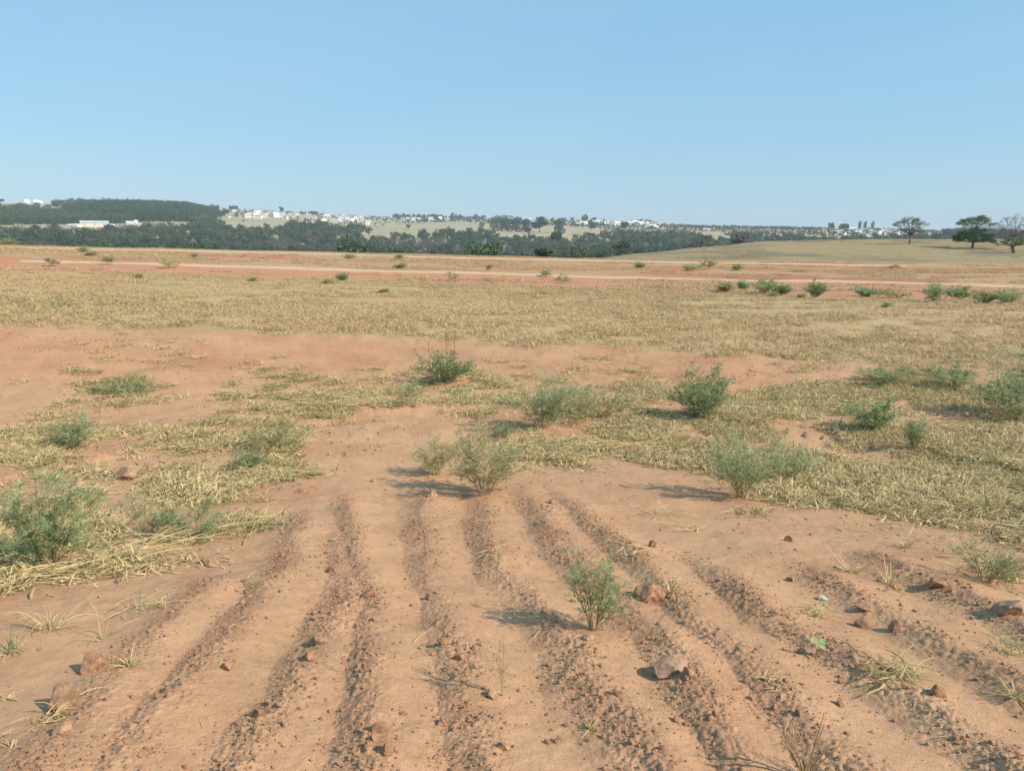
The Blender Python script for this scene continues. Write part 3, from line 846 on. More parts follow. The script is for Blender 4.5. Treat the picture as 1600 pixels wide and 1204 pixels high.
def place_tree(name, label, loc, h, w, style, mat, seed, leaf=.6, n=500, cat='tree', group=None, trunk='bark', rz=0.0):
    gt, gc = far_tree(seed, h, w, style, leaf, n, mat)
    root = empty(name, loc, rz)
    obj('trunk', gt.mesh('trunk', [M[trunk]], True), root)
    obj('crown', gc.mesh('crown', [M[mat]]), root)
    tag(root, label, cat, group)
    return root

def tree_px(px, d, ptop, wpx, style, mat, seed, name, label, leaf=None, n=500, group=None, trunk='bark'):
    """a tree at photo column px and distance d whose top reaches photo row ptop"""
    p = at_d(px, d); z = ground_h(p[0], p[1])[0]
    a, b, c = ray(px, ptop); zt = EYE + c / math.hypot(a, b) * d
    h = max(zt - z, 2.0); w = wpx * d / FPX
    return place_tree(name, label, (p[0], p[1], z), h, w, style, mat, seed, leaf or max(.35, w * (.075 if w < 25 and wpx > 20 else .11)), n, group=group, trunk=trunk)

# ------------------------------------------------------------------ the trees on the pasture hill
def field_tree(px, py, ptop, wpx, seed, name, label, crown, mat, trunk='bark', clumps=46, leaves=70, fork=.35, two=False):
    """a tree with real limbs; crown = list of (height fraction, radius fraction, thickness fraction, share)"""
    p = at(px, py); z = ground_h(p[0], p[1])[0]; d = math.hypot(*p)
    a, b, c = ray(px, ptop); h = EYE + c / math.hypot(a, b) * d - z; w = wpx * d / FPX
    r = np.random.default_rng(seed); gt = Geo(); gc = Geo()
    fz = h * fork
    tr = w * .022
    stems = [np.array([-.03 * w, 0, 0]), np.array([.05 * w, .02 * w, 0])] if two else [np.zeros(3)]
    fk = np.array([0, 0, fz]) + r.normal(0, .015 * w, 3) * [1, 1, 0]
    for s0 in stems:
        tube(gt, [s0 + [0, 0, -.5], s0, (s0 * .8 + fk * .45 * np.array([1, 1, 1])), fk + s0 * .4], [tr * 1.25, tr * 1.1, tr * .9, tr * .75], 8)
    C_, N_, T_ = [], [], []
    for i in range(clumps):
        k = r.choice(len(crown), p=np.array([q[3] for q in crown]) / sum(q[3] for q in crown)); hz, rf, tf, _ = crown[k]
        an = i * 2.399 + r.uniform(-.3, .3); q = math.sqrt(r.uniform(.02, 1)) * rf * w * .5
        dome = (1 - (q / (rf * w * .5)) ** 2)
        c_ = np.array([math.cos(an) * q, math.sin(an) * q, h * (hz - tf * .5 + tf * dome * r.uniform(.55, 1.0))])
        mid = fk + (c_ - fk) * .5 + np.array([0, 0, -.03 * h]) + r.normal(0, .02 * w, 3)
        tube(gt, [fk * [1, 1, .9], mid, c_], [tr * .26, tr * .14, tr * .05], 5)
        cr = w * r.uniform(.06, .115)
        m = leaves
        dd = unit(r.normal(0, 1, (m, 3))); P = c_ + dd * np.array([cr, cr, cr * .5]) * r.uniform(.2, 1.15, m)[:, None]
        C_.append(P); N_.append(unit(dd * .6 + r.normal(0, .5, (m, 3)) + [0, 0, .5])); T_.append(np.clip(.45 + r.normal(0, .2) + r.normal(0, .15, m), 0, 1))
        for _ in range(3):
            e = c_ + unit(r.normal(0, 1, 3)) * cr * [1.2, 1.2, .6]
            tube(gt, [c_ * .3 + mid * .7, (c_ + e) / 2, e], [tr * .10, tr * .06, tr * .025], 3)
    if leaves:
        P = np.concatenate(C_); n = len(P)
        quads(gc, P, np.concatenate(N_), unit(r.normal(0, 1, (n, 3))), w * r.uniform(.018, .034, n), w * r.uniform(.012, .022, n), np.concatenate(T_), fold=.15)
    root = empty(name, (p[0], p[1], z))
    obj('trunk', gt.mesh('trunk', [M[trunk]], True), root)
    obj('crown', gc.mesh('crown', [M[mat]]), root)
    tag(root, label, 'tree')
    return root
field_tree(1421, 381, 339, 43, 601, 'umbrella_tree', 'thin umbrella-shaped tree standing alone on the pasture hill, farthest left of the hill trees', [(.86, 1.0, .30, 3), (.55, .95, .25, 1.3)], 'crown_g', clumps=60, leaves=44, fork=.36)
field_tree(1519, 386.5, 356, 54, 602, 'round_tree', 'dark green round-crowned tree on the pasture hill, in front of the tall flat-topped tree', [(.74, 1.0, .60, 2.5), (.45, 1.0, .22, 1)], 'crown_f', clumps=84, leaves=80, fork=.34)
field_tree(1521, 384.5, 336, 45, 603, 'flat_topped_tree', 'tall flat-topped tree rising behind the dark round tree on the hill', [(.86, 1.0, .30, 3)], 'crown_g', clumps=60, leaves=60, fork=.55)
field_tree(1583, 394, 369, 40, 604, 'small_round_tree', 'low dark tree on two slim trunks near the right edge of the hill', [(.76, 1.0, .42, 2), (.55, .9, .15, 1)], 'crown_f', clumps=46, leaves=54, fork=.45, two=True)
field_tree(1580, 388, 338, 62, 605, 'leafless_tree', 'pale almost leafless tree spreading behind the low two-trunked tree', [(.82, 1.0, .5, 3), (.55, .8, .2, 1)], 'crown_c', trunk='bark_pale', clumps=56, leaves=10, fork=.42)
field_tree(1100, 404, 372, 16, 606, 'bare_sapling', 'thin bare sapling on the lower slope of the pasture hill', [(.75, 1.0, .7, 1)], 'crown_c', trunk='bark_pale', clumps=14, leaves=2, fork=.4)

# trees in the valley and on the skyline that can be told apart
VT = [
 (850, 150, 386, 26, 'bush', 'crown_a', 'dark_bush', 'dark rounded bush at the end of the far dirt track'),
 (752, 300, 374, 52, 'round', 'crown_f', 'bright_green_tree', 'bright green broad tree in the valley below the pale far field'),
 (548, 290, 366, 58, 'round', 'crown_b', 'olive_tree', 'large olive green tree at the front of the valley wood'),
 (616, 280, 376, 34, 'round', 'crown_f', 'green_tree', 'mid green tree between the olive tree and the pale scrub'),
 (676, 250, 388, 36, 'bush', 'crown_c', 'pale_scrub', 'pale brown scrub clump behind the far track, left of the bright green tree'),
 (722, 245, 394, 30, 'bush', 'crown_c', 'pale_scrub', 'low pale brown scrub at the foot of the bright green tree'),
 (868, 640, 361, 20, 'umbrella', 'crown_a', 'umbrella_tree', 'dark umbrella-shaped tree in front of the pale far field'),
 (974, 330, 374, 30, 'umbrella', 'crown_b', 'pale_trunk_tree', 'pale-trunked spreading tree left of the pasture hill top'),
 (1157, 320, 364, 30, 'bush', 'crown_c', 'brown_tree', 'rounded reddish brown leafless tree behind the hill crest'),
 (1100, 300, 366, 44, 'bare', 'crown_c', 'grey_tree', 'wide grey-brown leafless tree just behind the bare sapling'),
 (160, 235, 377, 34, 'bush', 'crown_f', 'green_scrub', 'low green scrub above the far track at the left'),
 (312, 230, 384, 30, 'bush', 'crown_f', 'green_scrub', 'low bright green scrub above the far track, right of the grey wood'),
 (7, 1880, 309.5, 10, 'round', 'crown_a', 'skyline_tree', 'lone dark tree on the left skyline beside the white silos'),
 (443, 1850, 322, 8, 'round', 'crown_a', 'skyline_tree', 'isolated round tree on the skyline above the left houses'),
 (368, 1800, 321, 13, 'round', 'crown_a', 'skyline_tree', 'broad dark tree on the skyline at the edge of the plantation'),
 (356, 1500, 325, 10, 'round', 'crown_a', 'skyline_tree', 'dark tree beside the first small white house right of the plantation'),
 (491, 1800, 330, 11, 'round', 'crown_a', 'skyline_tree', 'dark round tree on the skyline at the end of the left houses'),
 (707, 1850, 331, 6, 'column', 'crown_a', 'skyline_tree', 'slim tall tree sticking up from the central skyline'),
 (771, 1250, 334, 16, 'column', 'crown_c', 'tall_tree', 'tall dark tree, leftmost of the row above the pale field'),
 (783, 1255, 333, 15, 'column', 'crown_a', 'tall_tree', 'tall dark tree, second from left in the row above the pale field'),
 (795, 1250, 334, 15, 'column', 'crown_a', 'tall_tree', 'tall dark tree in the middle of the row above the pale field'),
 (806, 1245, 336, 14, 'column', 'crown_a', 'tall_tree', 'tall dark tree, second from right in the row above the pale field'),
 (821, 1250, 339, 12, 'column', 'crown_a', 'tall_tree', 'shorter dark tree, rightmost of the row above the pale field'),
 (843, 1240, 336, 18, 'round', 'crown_a', 'town_tree', 'dark tree between the white houses right of the tall row'),
 (875, 1240, 337, 14, 'column', 'crown_a', 'town_tree', 'dark pointed tree in the middle of the white town'),
 (913, 1800, 334, 9, 'round', 'crown_a', 'skyline_tree', 'round tree standing above the skyline over the white town'),
 (976, 1300, 343, 9, 'round', 'crown_a', 'town_tree', 'dark tree splitting the bright white houses of the town'),
 (923, 1290, 342, 9, 'round', 'crown_a', 'town_tree', 'dark tree in a gap left of the largest white houses'),
 (1342, 1500, 344, 6, 'column', 'crown_a', 'pine_tree', 'leftmost of the tall dark conifers above the right hand houses'),
 (1350, 1500, 344, 6, 'column', 'crown_a', 'pine_tree', 'highest of the tall dark conifers above the right hand houses'),
 (1360, 1500, 345, 6, 'column', 'crown_a', 'pine_tree', 'right one of the tall dark conifers above the right hand houses'),
 (1298, 1500, 346, 9, 'round', 'crown_a', 'skyline_tree', 'spreading dark tree at the left end of the right hand houses'),
 (1318, 1500, 347, 14, 'round', 'crown_a', 'skyline_tree', 'broad dark tree over the middle of the right hand houses'),
]
for i, (px, d, pt, w, st, mt, nm, lb) in enumerate(VT):
    if nm in ('tall_tree', 'town_tree'): w *= 1.35; pt += 2
    tree_px(px, d, pt, w, st, mt, 700 + i, nm, lb, n=800 if w > 25 else 600, trunk='bark_pale' if 'pale' in nm else 'bark')

# ------------------------------------------------------------------ houses on the far hills
def house(px, py, wpx, hpx, label, group, wall='wall_white', roof='roof_clay', name='house', seed=0, pitch=.22, flat=False):
    r = random.Random(seed)
    p = at(px, py); d = math.hypot(*p); z = base_h(p[0], p[1])
    s = d / FPX; w = wpx * s; h = hpx * s; dp = max(6.0, min(w * .9, 14)); rz = -math.atan2(p[0], p[1]) + r.uniform(-.5, .5)
    root = empty(name, (p[0], p[1], float(z)), rz)
    hw, hd = w / 2, dp / 2; rh = 0 if flat else h * pitch * 1.6; wh = h - rh
    g = Geo()
    V = [(-hw, -hd, -4), (hw, -hd, -4), (hw, hd, -4), (-hw, hd, -4), (-hw, -hd, wh), (hw, -hd, wh), (hw, hd, wh), (-hw, hd, wh)]
    F4 = [[0, 1, 5, 4], [1, 2, 6, 5], [2, 3, 7, 6], [3, 0, 4, 7], [4, 5, 6, 7]]
    g.add(V, np.array(F4))
    if not flat: g.add([(-hw, -hd, wh), (-hw, hd, wh), (-hw, 0, wh + rh * .97), (hw, -hd, wh), (hw, hd, wh), (hw, 0, wh + rh * .97)], np.array([[0, 2, 1], [3, 4, 5]]))
    obj('wall', g.mesh('wall', [M[wall]]), root)
    g = Geo(); o = .45
    if flat:
        a = hw + .15; b = hd + .15
        V = [(-a, -b, wh - .5), (a, -b, wh - .5), (a, b, wh - .5), (-a, b, wh - .5), (-a, -b, wh + .3), (a, -b, wh + .3), (a, b, wh + .3), (-a, b, wh + .3)]
        g.add(V, np.array(F4))
    else:
        a = hw + o; b = hd + o; e = wh - rh * o / hd + .05; t = .25
        V = [(-a, -b, e), (a, -b, e), (a, 0, wh + rh), (-a, 0, wh + rh), (-a, b, e), (a, b, e), (-a, -b, e + t), (a, -b, e + t), (a, 0, wh + rh + t), (-a, 0, wh + rh + t), (-a, b, e + t), (a, b, e + t)]
        g.add(V, np.array([[0, 3, 2, 1], [3, 4, 5, 2], [6, 7, 8, 9], [9, 8, 11, 10], [0, 1, 7, 6], [5, 4, 10, 11], [1, 2, 8, 7], [2, 5, 11, 8], [0, 6, 9, 3], [3, 9, 10, 4]]))
    obj('roof', g.mesh('roof', [M[roof]]), root)
    # windows on the side that faces the camera
    if w > 7:
        nw = 2 if w < 11 else 3
        for k in range(nw):
            cx = -hw + w * (k + .5) / nw; g = Geo(); ww, wz0, wz1 = .7, wh * .42, wh * .72
            V = [(cx - ww, -hd - .03, wz0), (cx + ww, -hd - .03, wz0), (cx + ww, -hd - .03, wz1), (cx - ww, -hd - .03, wz1), (cx - ww, -hd + .1, wz0), (cx + ww, -hd + .1, wz0), (cx + ww, -hd + .1, wz1), (cx - ww, -hd + .1, wz1)]
            g.add(V, np.array([[0, 1, 2, 3], [0, 4, 5, 1], [1, 5, 6, 2], [2, 6, 7, 3], [3, 7, 4, 0]]))
            obj('window', g.mesh('window', [M['dark_glass']]), root)
    tag(root, label, 'house', group)
    return root

HS = []
G1 = ('white house in the long row on the far left hillside', 'houses on the left hillside')
for px, py, w, h in [(386, 340, 9, 4), (393, 339, 8, 5), (401, 336, 9, 4.5), (404, 341, 8, 3.5), (412, 339, 8, 4), (423, 335, 9, 3), (431, 339, 7, 4.5), (439, 339, 9, 4.5), (446, 342, 6, 4), (456, 340, 9, 4.5),
                     (462, 338, 8, 3), (478, 342, 9, 4), (482, 341, 6, 4.5), (490, 343, 6, 4), (497, 346, 12, 3), (505, 345, 7, 2.5), (511, 341, 8, 4), (519, 345, 10, 3), (528, 347, 9, 2.5), (532, 343, 7, 3), (541, 342, 8, 3), (546, 346, 7, 3),
                     (553, 345, 8, 3), (556, 342, 6, 3), (563, 345, 7, 5.5), (567, 348, 5, 4), (575, 351, 8, 4.5), (585, 352, 8, 4), (468, 341, 6, 3), (525, 340, 6, 3), (537, 339, 6, 3)]: HS.append((px, py, w, h) + G1)
G2 = ('small white house among the trees left of the central skyline', 'houses on the central skyline')
for px, py, w, h in [(633, 345, 8, 3.5), (641, 346, 8, 3), (646, 347.5, 5, 3.5), (654, 344, 5, 3), (673, 345, 6, 4), (688, 345, 4, 4.5), (726, 342, 8, 3)]: HS.append((px, py, w, h) + G2)
G3 = ('bright white house of the town right of the tall tree row', 'houses of the white town')
for px, py, w, h in [(827, 346, 7, 3), (832, 349, 5, 3), (855, 347, 7, 4), (858, 351, 5, 3), (864, 346, 9, 3.5), (899, 347, 8, 3), (904, 348, 7, 4.5), (912, 350, 9, 3), (915, 346, 8, 3), (931, 349, 8, 3), (938, 348, 7, 3), (946, 350, 9, 3), (952, 353, 6, 3),
                     (957, 354, 8, 4.5), (964, 352, 8, 4), (984, 351, 7, 3), (992, 350, 8, 3.5), (998, 354, 7, 3.5), (1001, 352, 7, 4), (1008, 350, 8, 3), (1012, 353, 9, 3), (1020, 355, 8, 3), (1026, 353, 8, 3), (1033, 352, 6, 3), (1024, 357, 6, 3), (1042, 352, 6, 2.5), (1050, 351, 7, 2.5), (1066, 352, 5, 2.5), (1075, 352, 8, 2.5), (1083, 352, 6, 2.5)]: HS.append((px, py, w, h) + G3)
G4 = ('pale house of the small settlement left of the umbrella tree', 'houses of the right hand settlement')
for px, py, w, h in [(1284, 354, 8, 2.5), (1296, 357, 7, 3), (1308, 361, 10, 3), (1322, 358, 7, 4), (1325, 361, 8, 3), (1333, 362, 8, 4), (1341, 363, 8, 3.5), (1348, 362, 7, 3), (1341, 365, 7, 2.5), (1355, 369, 12, 2.8), (1362, 359, 9, 3), (1370, 366, 8, 3), (1377, 369, 8, 3), (1389, 366, 8, 3), (1398, 368, 9, 3), (1317, 355, 7, 2.5), (1335, 357, 7, 2.5), (1384, 362, 7, 2.5)]: HS.append((px, py, w, h) + G4)
hr = np.random.default_rng(55)
for _ in range(16): HS.append((float(round(hr.uniform(835, 1085), 1)), float(round(hr.uniform(346.5, 353.5), 1)), float(hr.uniform(5, 8)), float(hr.uniform(2.4, 3.4))) + G3)
for _ in range(12): HS.append((float(round(hr.uniform(1300, 1400), 1)), float(round(hr.uniform(358, 368), 1)), float(hr.uniform(5, 8)), float(hr.uniform(2.2, 3.2))) + G4)
for _ in range(8): HS.append((float(round(hr.uniform(625, 735), 1)), float(round(hr.uniform(343.5, 347), 1)), float(hr.uniform(5, 7)), float(hr.uniform(2.4, 3.2))) + G2)
def nth(k):
    return '%d%s' % (k, 'th' if 10 <= k % 100 <= 20 else {1: 'st', 2: 'nd', 3: 'rd'}.get(k % 10, 'th'))
rank = {}
for gr in sorted({q[5] for q in HS}):
    for k, q in enumerate(sorted([q for q in HS if q[5] == gr], key=lambda q: (q[0], q[1]))): rank[q[:2]] = k + 1
for i, (px, py, w, h, lb, gr) in enumerate(HS):
    lb = lb + ', ' + nth(rank[(px, py)]) + ' from the left'
    q = random.Random(i)
    house(px, py, w * 1.15, h * 1.42, lb, gr, q.choice(['wall_white', 'wall_white', 'wall_white', 'wall_cream']), q.choice(['roof_white', 'roof_grey', 'roof_clay', 'roof_white', 'roof_clay']), seed=i, flat=q.random() < .35)
house(353, 340.5, 12, 2.6, 'long low white house below the skyline tree beside the plantation', None, seed=201)
house(366, 331, 7, 3.5, 'single small white house on the crest right of the plantation', None, seed=202)
house(1103.5, 361, 11, 3.6, 'lone white house standing below the right end of the town', None, seed=203, roof='roof_white')
house(1458, 371.5, 12, 4.0, 'long white house right of the umbrella tree', None, seed=204, roof='roof_grey')
house(1463, 369, 4, 5, 'small tall white house behind the long one right of the umbrella tree', None, seed=205, flat=True)
house(117, 354.5, 14, 3.6, 'small white farm building at the left end of the farmyard', None, seed=206, roof='roof_white', name='farm_building')
house(148, 354, 34, 7.5, 'large grey roofed farm shed in the middle of the farmyard', None, seed=207, roof='roof_grey', wall='wall_cream', name='farm_shed')
house(172, 355, 10, 4, 'white farm annex right of the large grey shed', None, seed=208, roof='roof_white', name='farm_building')
house(205, 351, 12, 4.5, 'white farmhouse right of the farmyard below the plantation', None, seed=209, roof='roof_white', name='farm_house')
house(213, 350.5, 4, 6, 'narrow white water tower house beside the farmhouse', None, seed=210, flat=True, name='farm_building')
house(220, 351.5, 6, 2.2, 'tiny white outbuilding at the right end of the farm', None, seed=211, flat=True, name='farm_building')

def silo(px, wpx, hpx, label):
    p = at_d(px, 1890); z = base_h(p[0], p[1]); s = 1890 / FPX; rad = wpx * s / 2; h = hpx * s
    root = empty('silo', (p[0], p[1], float(z)))
    g = Geo(); tube(g, [(0, 0, -4), (0, 0, h * .25), (0, 0, h * .5)], [rad] * 3, 20); obj('body', g.mesh('body', [M['wall_white']], True), root)
    g = Geo(); k = np.linspace(0, 1, 6); tube(g, [(0, 0, h * (.5 + .5 * math.sin(t * math.pi / 2))) for t in k], [rad * 1.02 * max(math.cos(t * math.pi / 2), .04) for t in k], 20)
    obj('dome', g.mesh('dome', [M['roof_white']], True), root)
    tag(root, label, 'silo')
silo(48, 8, 5.5, 'large white domed silo on the left skyline, leftmost of three')
silo(61.5, 6.5, 5, 'white domed silo in the middle of the three on the left skyline')
silo(69, 6, 4.5, 'smaller white domed silo, rightmost of the three on the skyline')

# ------------------------------------------------------------------ earth heaps beside the tracks
def heap(px, py, wpx, hpx, seed, label, depth=.6, colour=(.34, .165, .10), name='earth_heap'):
    p = gp(px, py); d = math.hypot(p[0], p[1]); s = d / FPX; w = wpx * s; h = hpx * s; dd = max(w * depth * .5, h * 1.2); dd = min(dd, 3.5)
    n, m = 44, 20
    u = np.linspace(-1, 1, n); v = np.linspace(-1, 1, m); U, W = np.meshgrid(u, v, indexing='ij')
    env = np.clip(1 - U ** 2, 0, 1) ** .8 * np.clip(1 - W ** 2, 0, 1) ** .8
    X = U * w / 2; Y = W * dd
    H = h * env * (.45 + 1.3 * np.clip(.5 + fbm(X + seed * 9, Y, max(w / 7, .5), 3, seed), 0, 1)) + h * .35 * env * fbm(X, Y + seed, max(.25, w / 30), 3, seed + 3)
    ang = -math.atan2(p[0], p[1])
    gx = p[0] + X * math.cos(ang) - Y * math.sin(ang); gy = p[1] + X * math.sin(ang) + Y * math.cos(ang)
    Z = ground_h(gx.ravel(), gy.ravel()).reshape(gx.shape) - p[2] + H - .06 * (1 - np.clip(env * 6, 0, 1))
    V = np.stack([gx - p[0], gy - p[1], Z], -1).reshape(-1, 3)
    i = np.arange(n - 1)[:, None] * m; j = np.arange(m - 1)[None, :]
    F = np.stack([i + j, i + m + j, i + m + j + 1, i + j + 1], -1).reshape(-1, 4)
    me = mesh_from(name, V, [F], [earth_mat(name + '_earth', False, colour)], smooth=False)
    o = obj(name, me, None, p); tag(o, label, 'earth heap'); return o
heap(395, 402, 34, 7, 801, 'tallest red earth heap between the two tracks at the left')
heap(440, 403.5, 60, 4, 802, 'long low tail of red earth right of the tallest heap')
heap(350, 401.5, 50, 3, 803, 'thin low line of red earth left of the tallest heap')
heap(4, 408, 30, 6, 804, 'red earth heap at the left end of the near track')
heap(1045, 428, 90, 4, 805, 'low red earth bank above the near track, left of the green bushes')
heap(1215, 434, 150, 4.5, 806, 'long crumbled red earth bank behind the green bushes')
heap(1390, 437.5, 160, 3, 807, 'flat red earth bank running right along the near track')
heap(1330, 498, 26, 5, 808, 'dark brown clod lying alone in the yellow field', colour=(.13, .095, .05))
heap(1395, 423, 60, 3, 809, 'thin red earth line beside the far track on the right')

# ------------------------------------------------------------------ shrubs
def shrub_geo(seed, h, w, nst, nleaf, L, lw, style):
    """stems and pinnate foliage; returns (stem Geo, leaf Geo)"""
    r = np.random.default_rng(seed); gs = Geo(); gl = Geo()
    axes = []
    for i in range(nst):
        a = i * 2.399 + r.uniform(-.9, .9); lean = r.uniform(.1, 1.12) ** .6
        tip = np.array([math.cos(a) * w * .5 * lean, math.sin(a) * w * .5 * lean, h * (1.02 - .45 * lean ** 2) * r.uniform(.45, 1.1)])
        b0 = np.array([math.cos(a), math.sin(a), 0]) * w * .05 * r.uniform(.2, 1)
        t = np.linspace(0, 1, 7)[:, None]
        pts = b0 * (1 - t) + tip * t + np.array([0, 0, 1]) * (np.sin(t * math.pi) * h * .10 * lean) + np.cumsum(r.normal(0, .012 * h, (7, 3)), 0) * t
        pts[0, 2] = -.04
        tube(gs, pts, np.linspace(.0034, .001, 7) * (h / .5) ** .6, 4, r.uniform(.1, .5))
        axes.append((pts, 1.0))
        for k in range(r.integers(3, 6)):
            f = r.uniform(.2, .85); idx = f * 6; p0 = pts[int(idx)] + (pts[min(int(idx) + 1, 6)] - pts[int(idx)]) * (idx % 1)
            dv = unit(unit(tip) + r.normal(0, .55, 3) + [0, 0, .25]) * h * r.uniform(.18, .38)
            q = p0 + dv * np.linspace(0, 1, 4)[:, None] + np.array([0, 0, .02 * h]) * np.sin(np.linspace(0, math.pi, 4))[:, None]
            tube(gs, q, np.linspace(.0025, .0009, 4) * (h / .5) ** .6, 3, r.uniform(.1, .5))
            axes.append((q, .75))
    wts = np.array([np.linalg.norm(p[-1] - p[0]) * f for p, f in axes]); which = r.choice(len(axes), nleaf, p=wts / wts.sum())
    lo = {'feather': .14, 'dense': .05, 'thin': .35, 'near': .22}[style]
    f = lo + (1 - lo) * r.uniform(0, 1, nleaf) ** .85
    B = np.empty((nleaf, 3)); D = np.empty((nleaf, 3))
    for ai, (p, _) in enumerate(axes):
        k = which == ai
        if not k.any(): continue
        n = len(p) - 1; fi = np.clip(f[k], 0, .999) * n; ii = fi.astype(int); fr = (fi - ii)[:, None]
        B[k] = p[ii] * (1 - fr) + p[ii + 1] * fr; D[k] = unit(p[ii + 1] - p[ii])
    B += r.normal(0, .035, (nleaf, 3)) * [w, w, h * .8]; B[:, 2] = np.maximum(B[:, 2], .01)
    az = r.uniform(0, 6.28, nleaf)
    out = unit(np.stack([np.cos(az), np.sin(az), 0 * az], 1) + D * r.uniform(.3, 1.1, nleaf)[:, None] + [0, 0, .25])
    Ln = L * r.uniform(.6, 1.2, nleaf)
    m = {'feather': 5, 'dense': 3, 'thin': 4, 'near': 7}[style]
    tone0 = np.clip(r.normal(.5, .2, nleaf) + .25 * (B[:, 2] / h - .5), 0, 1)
    side = unit(np.cross(out, np.array([0, 0, 1.]) + r.normal(0, .25, (nleaf, 3))))
    for k in range(m):
        t = (k + .8) / (m + .3)
        ctr = B + out * (Ln * t)[:, None] + np.array([0, 0, -1]) * (Ln * .18 * t * t)[:, None]
        for sg in (-1, 1):
            ll = lw[0] * r.uniform(.8, 1.2, nleaf); ax = unit(side * sg + out * .55 + r.normal(0, .15, (nleaf, 3)))
            quads(gl, ctr + ax * (ll / 2)[:, None], np.cross(ax, out) * sg + r.normal(0, .3, (nleaf, 3)), ax, ll, lw[1] * r.uniform(.8, 1.2, nleaf), np.clip(tone0 + r.normal(0, .06, nleaf), 0, 1), fold=.1)
    quads(gl, B + out * Ln[:, None] , side, out, lw[0] * np.ones(nleaf), lw[1] * np.ones(nleaf), tone0)
    return gs, gl

def shrub(px, py, wpx, hpx, style, mat, label, seed, name='feathery_shrub', group=None, nst=None, nleaf=None, dens=1.0, spikes=0):
    p = gp(px, py); d = math.hypot(p[0], p[1]); s = d / FPX; w = wpx * s * (1.18 if style == 'feather' else 1.0); h = hpx * s * 1.04
    px_m = s * 1.56                                     # size of one rendered pixel there
    lw = (max(.016, px_m * 1.15), max(.0055, px_m * .55))
    if style == 'near': lw = (.014, .0042)
    if style == 'dense': lw = (max(.026, px_m * 1.2), max(.014, px_m * .75))
    vs = random.Random(seed * 3).uniform(.85, 1.45); lw = (lw[0] * vs, lw[1] * random.Random(seed * 7).uniform(.8, 1.4))
    L = max(.06, lw[0] * 3.2) * random.Random(seed * 5).uniform(.8, 1.25)
    vol = (w / lw[0]) * (h / lw[0])
    nleaf = nleaf or int(np.clip(vol * .62 * dens, 70 if style == 'thin' else (120 if 'weed' in label else 260), 1700)); nst = nst or {'feather': 17, 'dense': 20, 'thin': 9, 'near': 16}[style]
    gs, gl = shrub_geo(seed, h, w, nst, nleaf, L, lw, style)
    if spikes:
        r = np.random.default_rng(seed + 5)
        for i in range(spikes):
            a = r.uniform(0, 6.28); q = w * .35 * r.uniform(0, 1); b = np.array([math.cos(a) * q, math.sin(a) * q, 0]); top = b + [r.normal(0, .06) * w, 0, h * r.uniform(1.15, 1.65)]
            tube(gs, [b, (b + top) / 2 + r.normal(0, .01, 3), top], [.005, .004, .0025], 4, .1)
            n = 14; t = r.uniform(.6, 1, n)[:, None]; quads(gl, b + (top - b) * t + r.normal(0, .012, (n, 3)), r.normal(0, 1, (n, 3)), r.normal(0, 1, (n, 3)), lw[0] * .9, lw[1], .0)
    root = empty(name, (p[0], p[1], p[2] - .01), random.Random(seed).uniform(0, 6.28))
    obj('stem', gs.mesh('stem', [M['drystem']]), root)
    obj('foliage', gl.mesh('foliage', [M[mat]]), root)
    tag(root, label, 'shrub', group)
    return root

